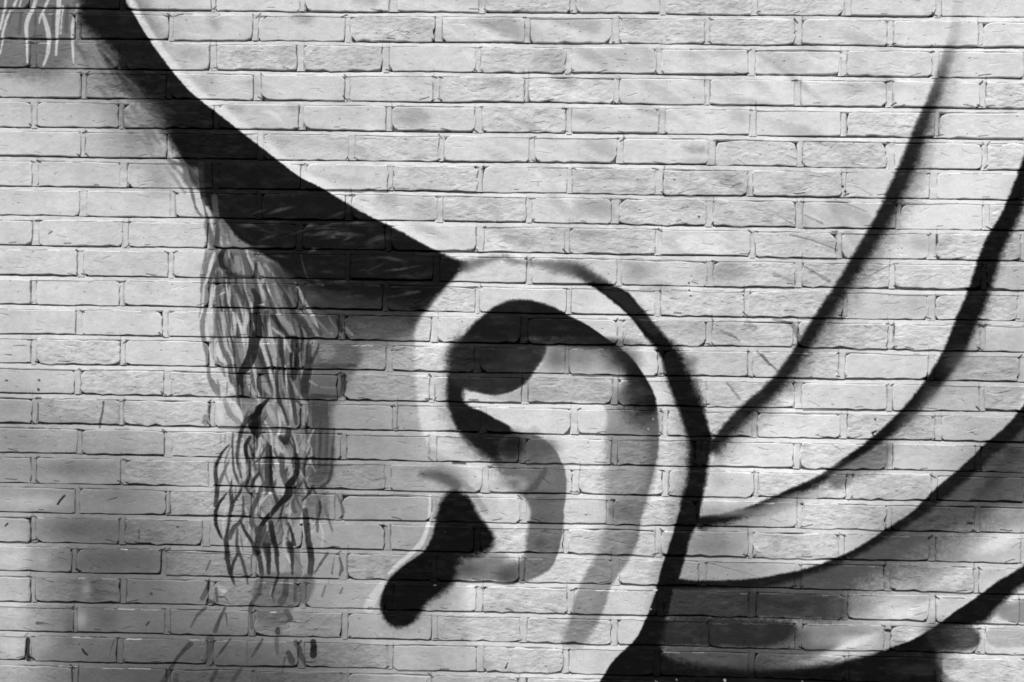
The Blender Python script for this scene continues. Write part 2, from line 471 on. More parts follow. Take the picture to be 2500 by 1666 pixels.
# --- hair bundle strands
poly('p 660,640,14 770,700,20 1010,765,30 1000,815,45 860,835,40 830,790,14 740,740,20 690,700,16', 50, 20, 0.85)
blob('p 900,815,110,40', 92, 0.8)
blob('p 320,330,70,90 390,420,50,60', 142, 0.75)
blob('p 270,220,50,70 350,300,60,60', 120, 0.5)
HD = [('h1 150,150,50 190,300,50 230,440,36 270,600,26 330,690,36', 118), ('h1 330,100,70 340,350,60 350,480,50 400,560,40', 46),
      ('h1 350,500,26 380,650,30 410,780,34 440,900,46 480,1040,60', 108), ('h1 480,480,70 500,650,60 525,800,50 515,950,60 500,1060,50', 78),
      ('h1 560,740,50 620,830,60 640,950,60', 104), ('h1 480,1060,30 430,1150,36 400,1250,36 370,1350,36 345,1450,28 330,1568,22', 128),
      ('h1 540,1100,20 525,1190,40 485,1280,44 440,1400,52 410,1568,46', 86), ('h1 600,1070,44 560,1150,66 570,1260,56 650,1340,60 740,1390,30', 42),
      ('h1 650,1200,30 665,1390,60', 52), ('h1 790,1090,50 830,1200,54 860,1330,60', 92), ('h1 960,1240,30 950,1380,44', 56), ('h1 700,1380,40 960,1390,40', 60),
      ('h2 400,0,46 402,100,50 385,200,40 372,300,34 350,400,60 350,540,52 372,650,54 400,780,50 412,900,40 430,1050,50 490,1150,84 525,1220,60', 130),
      ('h2 330,0,14 330,200,14 310,350,14', 140), ('h2 520,0,24 520,250,36 510,400,36 540,550,42 570,680,46 620,800,46 660,880,40 682,1000,30 730,1100,32 765,1240,60', 108),
      ('h2 640,330,36 650,550,36', 100), ('h2 730,0,60 790,130,60 850,230,50 900,350,50', 72),
      ('h2 930,50,60 980,150,80 960,250,80 970,350,90 1000,500,110 940,620,120 920,750,120 870,880,120 785,1000,76 782,1150,80 790,1250,60', 43),
      ('h2 1080,300,60 1065,550,60', 54), ('h2 1150,330,50 1230,450,50 1320,570,50', 43), ('h2 1290,100,50 1380,280,60 1450,380,56 1560,500,70 1600,570,60', 58),
      ('h2 1500,350,40 1700,540,50', 60), ('h2 1900,400,60 1930,500,60', 42), ('h2 1240,620,56 1250,750,66 1280,880,44', 58), ('h2 1400,600,84 1430,750,64 1420,900,56 1400,1050,50', 44),
      ('h2 1560,680,60 1560,850,76 1530,1000,84 1510,1200,90 1545,1290,56', 54), ('h2 1600,905,40 1900,905,50 2100,900,30', 72), ('h2 1930,990,40 1965,1100,70 1940,1240,56', 62),
      ('h2 1600,1250,60 1900,1260,30', 55), ('h2 1000,1000,50 990,1150,50 1050,1240,60', 68), ('h2 1200,950,50 1200,1100,50 1210,1280,60 1260,1380,40 1325,1568,40', 58),
      ('h2 1330,1000,46 1370,1200,46 1400,1400,46 1420,1568,40', 64), ('h2 600,1300,50 660,1450,60 750,1540,60', 138), ('h2 1690,1345,180 1690,1568,180', 70),
      ('h2 1100,1290,30 1020,1370,64 960,1470,64 885,1500,50 830,1568,50', 27), ('h2 990,1400,80 960,1568,100', 28), ('h2 430,1320,40 420,1440,40', 130), ('h2 390,1500,90 380,1560,60', 140),
      ('h3 940,0,90 930,100,120 970,200,70', 28), ('h3 860,0,50 810,100,50 770,220,40 745,350,34 740,450,30 755,550,34 785,680,24', 66),
      ('h3 700,180,24 690,300,24 695,450,26 705,600,30 750,720,32 775,780,30', 80), ('h3 890,230,40 840,320,52 850,430,46 880,530,36 880,650,32 860,740,36 820,790,30', 36),
      ('h3 655,310,14 580,390,34 520,500,40 495,620,42 510,770,54 508,900,50 490,1010,40', 60), ('h3 610,200,30 600,300,20', 150), ('h3 560,200,20 555,330,16', 150),
      ('h3 620,870,18 550,960,34 500,1070,44 495,1180,42 530,1300,36 575,1390,12', 42), ('h3 650,490,20 600,600,34 550,720,42 530,780,40', 106),
      ('h3 680,710,14 670,850,36 685,1000,54 660,1100,36 640,1250,34 620,1400,46 640,1568,54', 62), ('h3 790,830,30 730,920,32 690,980,40', 56),
      ('h3 810,900,18 812,1080,32 790,1170,44 700,1270,54 660,1370,50', 72), ('h3 780,1180,30 840,1310,36 920,1430,44 960,1540,90', 52),
      ('h3 940,340,24 930,470,30 960,600,30', 86), ('h3 990,640,34 930,720,42 912,790,42', 46), ('h3 1100,320,60 1105,450,84 1100,600,96 1110,790,100', 62), ('h3 1130,330,24 1125,550,36 1130,760,40', 36),
      ('h3 1250,430,50 1260,600,64 1310,770,66', 84), ('h3 1230,230,50 1300,270,84 1330,150,60', 43), ('h3 1420,420,40 1430,560,60 1405,680,64 1330,780,84 1335,880,84 1235,980,60 1140,1090,60 1050,1190,54 1000,1280,54 985,1400,76', 36),
      ('h3 1830,560,30 1790,720,40 1700,790,30', 64), ('h3 1610,780,30 1560,870,36 1490,950,20', 50), ('h3 1480,740,30 1400,860,44', 60), ('h3 1450,870,40 1380,960,40 1400,1070,50', 84),
      ('h3 1150,820,30 1200,960,44', 46), ('h3 1020,820,40 960,950,54 910,1080,54 910,1200,66 960,1280,66', 80), ('h3 1010,1300,130 1060,1430,150', 68),
      ('h3 1130,1200,54 1150,1350,64 1190,1500,54 1200,1568,50', 36), ('h3 1330,1210,20 1370,1320,32 1392,1450,54', 42), ('h3 1290,1160,14 1230,1220,20 1230,1300,24 1190,1330,20', 100),
      ('h3 1520,1060,64 1540,1250,72 1560,1450,64 1580,1568,64', 60), ('h3 1660,1000,34 1662,1300,34', 84), ('h3 1740,1000,40 1800,1200,30 1832,1300,20', 106), ('h3 1600,950,120 1680,900,60', 105),
      ('h3 1890,890,24 1930,980,32 1960,1080,32 1940,1140,30', 106), ('h3 745,1280,30 740,1450,36 760,1568,52', 72), ('h3 1060,1450,50 1100,1568,66', 48), ('h3 1330,1430,50 1350,1520,70', 60), ('h3 1720,880,30 1780,850,20', 110),
      ('h4 810,0,52 820,150,52 850,300,50 880,400,40 905,462,12', 42), ('h4 940,90,24 880,230,36 860,310,44', 42), ('h4 930,20,24 980,150,36 1020,280,38 1052,440,22', 62),
      ('h4 1140,0,84 1185,150,54 1212,330,54', 40), ('h4 1212,330,44 1200,450,34 1180,560,60', 68), ('h4 1290,0,44 1290,180,54 1290,320,44', 34), ('h4 1370,0,54 1385,200,44 1402,330,26 1370,430,36 1330,560,20', 42),
      ('h4 1540,0,64 1560,150,44 1560,330,26', 38), ('h4 1610,50,60 1630,320,90', 100), ('h4 1762,0,64 1775,150,74 1765,330,64', 40), ('h4 1740,380,100 1700,620,110', 96), ('h4 1960,100,34 1880,220,26 1812,330,12', 72),
      ('h4 2040,140,10 2012,330,22', 78), ('h4 2100,150,30 2132,280,32 2100,340,30', 82), ('h4 2190,130,24 2182,300,18', 108), ('h4 1490,420,60 1480,560,74 1430,650,74', 58), ('h4 1600,400,40 1590,640,44', 68),
      ('h4 625,180,24 575,300,18', 82), ('h4 610,400,30 590,500,52 530,610,52', 72), ('h4 570,720,40 480,800,36 400,940,18', 72), ('h4 790,720,30 730,850,40 680,985,52', 58), ('h4 800,780,20 820,920,10', 66),
      ('h4 690,500,34 700,640,34', 68), ('h4 700,600,12 780,590,12 830,640,12', 58), ('h4 600,640,60 640,650,30', 52), ('h4 1180,570,34 1110,640,50 1080,750,50', 66), ('h4 1330,560,30 1350,640,20', 62),
      ('h4 1490,760,60 1540,840,60 1500,880,20', 70), ('h4 1090,780,40 1100,950,40', 76),
      ('h4 400,1130,60 310,1220,50 220,1330,32 170,1420,56 90,1568,66', 50), ('h4 620,1070,100 620,1200,76 560,1330,60', 66), ('h4 850,1080,24 770,1190,32 690,1290,14', 52),
      ('h4 1220,1080,30 1160,1180,38 1100,1275,24', 58), ('h4 1380,1080,50 1392,1240,34', 78), ('h4 1800,1110,66 1805,1180,72 1800,1260,76', 18),
      ('h4 1600,1110,60 1640,1180,56 1650,1250,64 1700,1340,50', 62), ('h4 1520,1230,60 1560,1330,76', 46), ('h4 1480,1280,24 1450,1450,18', 58), ('h4 690,1440,50 640,1550,54', 48),
      ('h4 970,1420,44 880,1560,54', 56), ('h4 240,1500,60 230,1560,60', 52), ('h4 1395,960,50 1395,1000,60', 44), ('h4 1350,885,14 1540,872,14 1700,890,8 1775,830,10', 72), ('h4 1050,1100,16 1040,1330,30', 78),
      ('h4 1940,470,24 1900,590,24', 90), ('h4 2135,490,14 2110,550,28', 86), ('h4 1985,400,14 1970,450,10', 105)]
HL = [('h1 290,480,24 320,560,30 345,660,24', 194), ('h1 400,600,28 430,680,42 455,800,42 482,900,18', 188), ('h1 542,770,24 542,830,18', 172), ('h1 560,940,30 566,1020,26', 180),
      ('h1 620,900,32 642,1000,38', 178), ('h1 480,1120,40 440,1250,50 420,1350,46 380,1480,24', 204), ('h1 652,1090,18 652,1160,26', 172), ('h1 740,1180,90 750,1300,110', 138), ('h1 850,1080,24 872,1160,32 905,1240,24', 176),
      ('h1 930,1180,40', 150), ('h1 985,1230,40 1010,1300,64 1040,1400,64 1010,1500,40', 148), ('h1 1060,1250,44 1110,1310,44 1162,1380,20', 138), ('h1 530,1300,60 600,1320,40', 125),
      ('h2 475,0,64 462,100,64 430,250,60 440,400,84 450,540,60', 196), ('h2 360,20,24 350,180,20', 196), ('h2 570,300,40 582,400,52 602,550,42 625,680,42 680,800,40 702,880,30', 172), ('h2 570,130,60 590,30,40', 142), ('h2 660,0,30 655,100,52 645,180,40', 168),
      ('h2 540,98,8 600,66,14', 240), ('h2 700,300,40 716,400,52 716,545,40', 182), ('h2 740,90,40 790,170,30', 148), ('h2 840,250,50 860,350,72 825,480,50 820,545,40', 174),
      ('h2 1000,-20,44 1042,80,46 1062,140,28', 164), ('h2 975,212,6 1048,206,18', 245), ('h2 1170,-20,50 1212,120,60 1250,220,50', 126), ('h2 1190,310,20 1260,380,80 1350,480,90 1380,560,50', 128),
      ('h2 1092,380,16 1100,470,30 1110,560,20', 160), ('h2 1120,450,20 1200,520,40 1250,555,16', 156), ('h2 870,30,40 925,110,26', 118), ('h2 1340,20,30 1392,150,20', 108), ('h2 1470,300,40 1560,400,52 1655,525,28', 140),
      ('h2 1620,350,24 1700,430,26 1785,530,24', 112), ('h2 1790,340,24 1832,420,26 1885,485,10', 98), ('h2 1970,470,40 2060,550,50', 132), ('h2 1820,540,50', 118),
      ('h2 1022,600,38 1042,700,52 1092,850,46 1112,940,30 1142,1050,52 1172,1150,40 1182,1300,54', 172), ('h2 1110,600,26 1132,700,42 1182,860,38', 148), ('h2 1182,640,40 1192,750,18', 138),
      ('h2 1300,640,50 1352,740,38', 162), ('h2 1480,760,60 1490,840,40', 102), ('h2 1330,880,30 1310,900,20', 140), ('h2 760,620,80 800,760,100 800,860,40', 128),
      ('h2 1570,1080,24 1655,1130,28', 142), ('h2 1700,1150,30 1860,1160,24', 124), ('h2 870,980,60 882,1100,62 915,1200,62 992,1290,62', 158), ('h2 1040,1050,60 1090,1180,72 1125,1240,30', 148),
      ('h2 1250,1000,26 1272,1150,52 1312,1230,52', 128), ('h2 1350,1050,30 1422,1200,40 1436,1240,20', 140), ('h2 450,620,36 450,880,32', 200), ('h2 500,620,60 540,780,80 590,860,40', 206), ('h2 480,920,60 560,1050,104 660,1170,130 705,1240,80', 197),
      ('h2 690,1320,50 740,1390,84 780,1470,72 812,1560,24', 192), ('h2 530,1350,70 550,1450,94 572,1540,72', 207), ('h2 1090,1360,50 1132,1450,100 1182,1550,60', 150), ('h2 1200,1330,30 1202,1420,30', 118),
      ('h2 1242,1380,28 1262,1480,72 1300,1568,40', 164), ('h2 1312,1280,50 1352,1400,60 1362,1520,22', 160), ('h2 1510,1300,80 1522,1450,72 1502,1568,60', 142), ('h2 830,1330,60 900,1400,60', 122),
      ('h3 1070,180,60 1060,280,50', 150), ('h3 1190,230,84 1202,330,74 1215,410,28', 166), ('h3 1190,500,50 1200,650,60 1230,760,80 1230,850,90', 160), ('h3 1300,370,48 1332,520,72 1372,650,60', 154),
      ('h3 1500,200,90 1500,350,66 1480,430,50', 142), ('h3 810,250,50 800,400,60 820,600,70 820,700,60', 178), ('h3 1120,870,26 1000,980,54 958,1090,40', 166), ('h3 1110,960,90 1110,1050,110', 140), ('h3 1320,1060,110 1340,1070,90', 166),
      ('h3 950,380,20 1000,430,20', 160), ('h3 1290,1250,70 1302,1350,44', 158), ('h3 1560,900,20 1700,870,16', 150), ('h3 1300,990,16 1350,950,16', 168), ('h3 750,200,30 730,400,20', 190), ('h3 900,560,40 930,640,30', 175), ('h3 990,700,60 1000,760,50', 175),
      ('h4 720,480,60 790,520,80 760,560,60', 165), ('h4 1450,100,100 1440,280,110', 152), ('h4 1330,480,20 1310,560,20', 150), ('h4 900,230,20', 140), ('h4 1700,100,30 1700,300,40', 140)]
GL = [(497, 590), (491, 660), (490, 740), (497, 820), (508, 900), (528, 1000)]
GM = [(575, 590), (592, 660), (612, 740), (632, 820), (652, 900), (668, 1000)]
GR = [(690, 640), (730, 700), (775, 770), (790, 840), (770, 910), (748, 1000)]


def hair(s, t0, t1, wob, ph, w, v, a):
    P_ = []
    n_ = 9
    for i_ in range(n_):
        t_ = (t0 + (t1 - t0) * i_ / (n_ - 1)) * 5
        j_ = min(4, int(t_))
        f_ = t_ - j_
        q_ = [[G[j_][c] * (1 - f_) + G[j_ + 1][c] * f_ for c in (0, 1)] for G in (GL, GM, GR)]
        if s < 0.5:
            m_ = [q_[0][c] * (1 - 2 * s) + q_[1][c] * 2 * s for c in (0, 1)]
        else:
            m_ = [q_[1][c] * (2 - 2 * s) + q_[2][c] * (2 * s - 1) for c in (0, 1)]
        P_.append([m_[0] + wob * math.sin(ph + i_ * 1.1), m_[1], w * (0.45 + 0.55 * math.sin(math.pi * (i_ + 0.3) / n_)), 1.0])
    stroke(P_, v, 2.6, a, fade=0.3)


rs = random.Random(8)
for q in range(85):
    s_ = rs.random()
    t0_ = rs.uniform(0, 0.65)
    dk = rs.random() < 0.6
    if s_ < 0.16:
        v_ = rs.choice((118, 135, 150)) if dk else 205
    elif s_ < 0.7:
        v_ = rs.choice((42, 55, 72, 85)) if dk else rs.choice((160, 175, 190))
    else:
        v_ = rs.choice((40, 52, 68)) if dk else rs.choice((110, 130, 150))
    hair(s_, t0_, min(1, t0_ + rs.uniform(0.3, 0.6)), rs.uniform(1, 5), rs.uniform(0, 6), rs.uniform(4, 11), v_, rs.uniform(0.6, 0.95))
poly('p 600,1005,14 750,1000,30 760,1100,30 750,1200,20 690,1330,20 620,1340,16 585,1200,16 580,1080,14', 112, 20, 0.75)
blob('p 570,1120,30,110', 186, 0.7)
for q in range(80):                     # woven curls of the lower braid
    x_, y_ = rs.uniform(555, 780) if q % 3 else rs.uniform(620, 760), rs.uniform(985, 1290)
    am, L = rs.choice((-1, 1)) * rs.uniform(10, 24), rs.uniform(70, 130)
    dr = rs.uniform(-22, 22)
    stroke([[x_ + am * math.sin(i_ / 6 * math.pi) + dr * i_ / 6, y_ + L * i_ / 6, (3 + rs.uniform(2, 5)) * (0.4 + 0.6 * math.sin((i_ + .4) / 7 * math.pi))] for i_ in range(7)],
           rs.choice((40, 50, 62, 80, 165, 178, 186)), 2.6, rs.uniform(0.5, 0.85), fade=0.4)
for (s_, v_) in HL:
    stroke([[q[0], q[1], q[2] * 0.85] + q[3:] for q in pts(s_)], v_, 4.5, 0.85, fade=0.7)
for (s_, v_) in HD:
    stroke([[q[0], q[1], q[2] * 1.02] + q[3:] for q in pts(s_)], v_ - 6 + (8 if 'h4' in s_ else 0), 3.4, 0.94 if 'h4' not in s_ else 0.9, fade=0.8)
for (s_, v_) in HL:
    stroke([[q[0], q[1], q[2] * 0.62] + q[3:] for q in pts(s_)], v_ + 4, 3.0, 0.72, fade=0.5)
poly('h2 1660,640 1820,650 1900,750 1770,885 1670,800', 140, 8, 0.55)
rs = random.Random(5)
for q in range(40):                      # fine hairs between the traced strands
    px_, py_ = rs.uniform(520, 740), rs.uniform(620, 1330)
    if py_ > 1000:
        px_ = rs.uniform(545, 760)
    dx_ = (px_ - 600) * 0.10 + rs.uniform(-8, 8)
    ln = rs.uniform(25, 60)
    stroke([[px_, py_, 2.5], [px_ + dx_ * .4, py_ + ln * .5, 4.5], [px_ + dx_, py_ + ln, 2]], rs.choice((55, 80, 150, 170)), 2.5, 0.45)

# --- rays at the right: sharp upper-left side, sprayed lower-right side
R1 = ('a4 1760,-60,90,0.05 1720,250,110,0.12 1690,440,120,0.3 1645,560,120,0.45 1600,700,120,0.6 1555,850,125,0.75 1440,1100,150,0.9 1350,1370,190 '
      'b4 1280,60,210 1190,250,210 1110,430,200 1020,600,200 920,740,190 810,930,170 650,1180,170 500,1400,170 c4 420,30,165 330,180,160 190,390,170 40,560,180 '
      'c3 2210,590,180 2080,730,180 1930,890,170 1850,1000,150')
stroke([[q[0] + 12, q[1] + 8] + q[2:] for q in pts(R1)], 105, 60, 0.7, 16, sm=19)
stroke([[q[0] - 3, q[1] - 2, q[2] * 0.72] + q[3:] for q in pts(R1)], 30, 26, 0.97, 13, sm=19)
R2 = ('p 2590,60,45 2545,240,45 a4 2480,1250,150 2400,1400,150 b4 2350,90,150 2290,220,150 2200,450,150 2060,700,190 1980,950,190 1900,1200,190 1780,1450,190 '
      'c4 1740,110,200 1620,300,170 1500,450,130 1360,620,115 1200,780,110 1030,930,95 860,1050,85 660,1190,80 510,1290,75 260,1400,72 20,1510,72 '
      'c3 2240,1530,74 d3 2200,30,80 1950,105,90 1720,150,110')
stroke([[q[0] + 8, q[1] + 8] + q[2:] for q in pts(R2)], 100, 64, 0.65, 10, sm=15)
stroke(R2, 25, 20, 1.0, 9, sm=15)
blob('b4 2290,900,130,400', 150, 0.5, 20)
blob('c4 1750,230,160,140 1500,530,140,70 1300,730,140,60', 90, 0.6, -40)
poly('c4 1960,20,40 2330,-30,20 2334,400,30 2290,640,10 2080,900,20 1850,900,40 1500,680,40 1650,420,20', 172, 30, 0.65)
poly('c4 1150,950,14 850,1090,14 560,1300,14 730,1380,20 790,1280,25 1100,1180,40', 108, 14, 0.8)
blob('c4 150,1500,300,60', 140, 0.8, -18)
blob('c4 300,1000,380,240 250,600,130,80 -100,1150,200,120', 224, 0.92)
blob('b4 1780,330,260,200 1850,130,240,140', 224, 0.9)
blob('a4 1850,1100,260,150 1650,300,100,100', 220, 0.5)
R3 = ('p 2560,930,34 c4 2334,720,120 2210,860,130 2070,970,125 1910,1130,125 1720,1300,125 1520,1460,125 '
      'd4 1400,60,80 1200,185,72 1000,315,66 800,435,62 600,520,56 400,590,62 200,640,80 0,690,100 d3 2000,700,80 1700,710,90 1500,700,110')
# grey spray below ray 3
poly('p 2560,940,20 c4 2334,720,20 2070,990,16 1720,1330,10 1520,1480,10 d4 1400,80,8 1200,190,8 1000,320,8 800,440,8 600,530,8 400,600,8 200,650,8 0,690,8 d3 2000,700,8 1500,700,10 '
     'd3 1440,950,20 1800,980,30 2330,990,50 d4 500,960,90 900,780,110 1250,540,120 1650,300,120 1900,160,120 2334,-80,90', 76, 10, 0.97)
blob('d4 2050,380,300,80 1650,640,300,70 1350,860,300,60', 172, 0.8, -24)
blob('d4 1900,60,260,90 1300,310,260,70 950,540,260,60 500,640,200,30', 74, 0.6, -22)
blob('d4 2180,60,170,70', 158, 0.8)
blob('d4 2100,330,260,90 1750,620,260,80 1350,930,330,50 800,1230,300,40 800,1230,200,30', 222, 0.85, -22)
blob('c4 2200,1050,200,110 2050,1300,300,90', 56, 0.9, -40)
stroke([[q[0] + 8, q[1] + 9] + q[2:] for q in pts(R3)], 60, 50, 0.55, 8, sm=13)
stroke(R3, 27, 17, 1.0, 7, sm=13)
blob('d3 1950,50,400,50', 150, 0.7)
blob('d3 1800,350,220,100', 118, 0.8)
blob('d3 1900,560,360,70', 150, 0.8)
blob('d3 2250,330,120,90 c3 2250,1000,260,90', 214, 0.8)
blob('c3 1900,1280,120,90', 175, 0.7)
poly('d3 1470,770,16 2334,780,20 d4 640,800,20 760,880,30 700,1010,30 d4 0,1000,20 d3 1420,990,16', 56, 14, 0.96)
blob('d3 2250,850,160,80 d4 250,890,200,60', 44, 0.7)
poly('d3 1400,1000,20 2334,1010,20 d4 300,1050,20 330,1180,40 0,1260,20 d3 1700,1250,20 1360,1240,20', 42, 12, 0.97)
poly('d3 1380,1260,16 1900,1270,20 2334,1290,20 d4 400,1290,50 300,1420,50 -40,1430,40 d3 1800,1400,30 1450,1370,30', 70, 16, 0.93)
blob('d4 700,1330,450,60', 210, 0.8, -10)
blob('d4 560,1170,240,70', 140, 0.6)
blob('d4 700,900,150,80 d4 370,1160,110,90', 84, 0.75)
blob('d4 880,900,130,80 d4 520,1170,130,80', 132, 0.7)
blob('d4 1230,930,230,90 d4 860,1210,230,70 d4 1330,1160,150,70', 216, 0.85)
blob('d4 300,1340,260,50', 120, 0.6)

# --- ear: pale face of the ear
poly('p 1128,660,20 1200,642,14 1250,632,14 1330,640,10 1400,672,8 1448,701,8 1514,753,8 1580,832,8 1632,943,6 1660,1012,6 1676,1080,6 1676,1149,6 1657,1231,6 1629,1346,8 1602,1442,8 1560,1550,8 '
     '1500,1606,12 1460,1680,40 1300,1680,60 1180,1600,60 1130,1450,30 1230,1350,40 1200,1200,40 1050,1090,20 1028,1050,12 1018,980,14 1012,850,14 1018,790,18 1060,740,10', 208, 10, 0.93)
blob('p 1330,1550,200,140', 186, 0.7)
stroke('c3 1480,1250,200,0.2 1450,1400,220,0.6 d3 1350,100,250,0.7 1200,560,260,0.7 1000,1000,250,0.5', 190, 30, 0.6)
# grey band that sweeps down inside the rim
poly('c3 860,560,50 900,480,60 1320,520,4 1320,650,4 1345,900,4 1335,1100,12 1310,1250,20 1260,1420,20 d3 1200,50,16 1170,250,12 1110,430,16 930,690,8 850,930,10 700,1200,24 620,1280,30 '
     '470,1200,30 530,1080,20 590,850,10 690,600,14 830,380,24 870,180,20 900,0,26 c3 890,1430,30 880,1200,36 870,1000,40 850,800,50', 122, 10, 0.88)
blob('c3 1200,760,160,150', 78, 0.75)
blob('c3 900,750,90,110', 160, 0.5)
blob('c3 960,1300,140,200 d3 900,350,140,200 d3 700,820,130,160', 150, 0.5)
stroke('c3 1000,560,200,0.3 1090,760,200 1100,1000,190 1060,1250,190 1000,1450,190 d3 950,100,180,0.7 870,350,160,0.5', 158, 90, 0.5, 90, sm=9)
stroke('c3 1270,640,120 1290,850,110 1280,1080,90 1250,1250,70,0.8 1210,1430,60,0.6 d3 1160,60,60,0.5 1130,300,60,0.4 1060,430,50,0.3', 80, 5, 0.65, 34)
blob('c3 1100,1480,160,60 d3 1050,60,130,70', 100, 0.6)
poly('d3 890,-10 1200,0 1190,120 940,120', 108, 8, 0.6)
blob('d3 250,90,60,60', 120, 0.1)
# dark arch
stroke('c2 1880,40,60 1760,300,80 1720,520,80 1790,760,80 1980,1010,90 2250,1190,80', 112, 75, 0.75, 75, sm=9)
poly('c3 -60,90,10 360,60,40 700,110,60 930,180,40 1040,330,30 1060,520,40 1070,700,80 1230,740,80 1328,700,10 1322,590,4 1290,480,4 1230,380,5 1170,290,4 1080,170,5 980,90,4 '
     'b3 940,1560,3 850,1500,3 760,1430,3 650,1370,4 530,1310,5 430,1250,8 300,1200,9 150,1170,9 0,1180,9 b2 2280,1180,9 2150,1225,10 2050,1305,9 1930,1405,12 1860,1500,12 '
     'c2 1800,180,14 1740,320,14 1712,450,14 1712,570,14 1750,700,12 1805,830,12 1900,950,20 2000,1040,24 2120,1110,30 2220,1190,40 2360,1180,40 c3 120,1130,30 110,990,20 60,880,20 '
     '20,800,8 c2 2200,765,8 2080,695,8 1980,645,7 1890,625,10 1880,450,24', 30, 10)
poly('c2 1780,160,30 c3 -20,80,14 350,85,8 310,200,10 230,320,10 160,430,10 60,490,8 c2 2300,500,8 2150,530,8 2000,510,8 1870,460,20', 42, 12, 0.9)
poly('c3 -30,85 350,85 310,190 230,300 -20,320', 34, 10, 0.7)
# light pocket between head and arch
poly('c3 380,190,30 520,200,60 800,230,70 900,350,60 930,480,50 920,600,30 830,640,6 600,640,5 -20,580,5 c2 2150,570,8 2060,575,14 2100,530,8 2300,505,8 c3 60,495,8 160,435,12 250,320,18 340,200,20', 176, 14, 0.9)
blob('c3 620,190,330,110', 112, 0.75)
blob('c3 1010,220,170,140', 42, 0.8)
blob('c3 750,70,420,60', 40, 0.7)
blob('c3 1110,500,140,110', 60, 0.8)
blob('c3 600,480,260,80', 198, 0.7)
poly('c2 1760,60,30 c3 -20,40,14 345,60,20 360,90,14 305,200,14 225,320,16 150,435,14 50,485,10 c2 2300,500,8 2150,530,8 2000,512,8 1900,470,16 1750,420,30', 44, 12, 0.97)
blob('c2 2000,180,260,150', 28, 0.7)
blob('c3 560,55,420,45', 32, 0.85)
blob('c3 430,190,120,130', 98, 0.75)
blob('c3 100,60,300,50', 30, 0.7)
poly('c2 1940,480,14 2060,580,12 2160,560,10 c3 0,590,6 830,610,8 820,1000,20 800,1250,14 640,1180,8 540,1250,6 510,1190,5 430,1020,5 330,920,5 200,880,8 -10,780,9 c2 2200,762,8 2080,690,6 1980,645,6 2060,600,10', 208, 8, 0.95)
# lower dark swirl of the inner ear
poly('c3 -60,900,10 100,870,10 270,890,5 380,960,4 450,1060,4 490,1150,5 520,1210,8 520,1400,4 510,1500,5 d3 490,20,5 500,150,6 475,300,5 400,540,6 230,645,8 60,690,14 -60,690,20 -80,560,40 60,500,20 150,470,16 '
     '170,200,14 215,60,12 c3 130,1420,10 60,1390,30 -60,1300,40 c2 2200,1230,40', 104, 10, 0.95)
blob('c3 60,960,130,120', 28, 0.85)
blob('c2 2270,1000,130,120', 28, 0.9)
blob('c3 330,1000,130,90 c3 230,1000,80,150', 80, 0.9)
blob('c3 -60,1330,80,50 c3 130,1330,60,60 c3 40,1270,90,30', 165, 0.7)
stroke('c3 330,1200,50 240,1340,60 160,1400,50', 78, 10, 0.8)
blob('c3 330,1450,120,80 d3 330,100,120,90', 84, 0.7)
blob('d3 290,330,70,60', 74, 0.7)
poly('c3 0,1400,10 110,1410,4 110,1568,4 d3 120,60,6 100,130,10 -20,120,10', 205, 8, 0.8)
# lower lobe: black
blob('c2 1700,1250,170,80', 84, 0.85, 25)
stroke('c2 1350,1200,40 1500,1170,40 1650,1190,46 1780,1260,56 1900,1350,60 2000,1480,60 2060,1568,50', 150, 7, 0.75)
stroke('c2 1500,1230,60 1680,1260,90 1800,1340,90', 86, 20, 0.8)
poly('d2 1950,430,20 2200,430,30 2330,500,30 2330,650,6 1800,660,10 1750,740,40 1600,700,30', 100, 20, 0.8)
blob('d2 2250,610,110,70', 66, 0.7)
blob('d2 1900,560,140,70', 60, 0.6)
blob('d2 2260,490,60,30', 165, 0.7)
stroke('c2 1780,1380,60 d2 1560,250,60 1400,520,60 1180,760,60 1240,1060,60 1480,960,90 1720,740,90', 100, 75, 0.55, 75, sm=9)
poly('c2 1800,1370,24 1890,1410,14 1970,1510,14 d2 1990,80,14 2060,150,12 2125,230,14 2160,330,16 2110,400,24 1980,450,24 1850,480,30 1800,560,30 1800,650,24 1700,750,22 1550,860,20 1480,950,22 '
     '1420,1050,12 1300,1095,14 1180,1050,14 1120,920,12 1125,800,9 1175,680,7 1260,585,6 1400,480,6 1500,420,6 1560,340,9 1605,200,9 1630,50,10 c2 1650,1500,14 1700,1400,20', 19, 10)
stroke('d2 1150,690,60 1060,820,90 1020,900,90', 206, 7, 0.55)
stroke('c2 1570,1430,26 1565,1568,26 d2 1570,60,34 1535,220,36 1480,340,50 1390,430,40 1260,540,40 1200,600,20', 216, 5, 0.7)
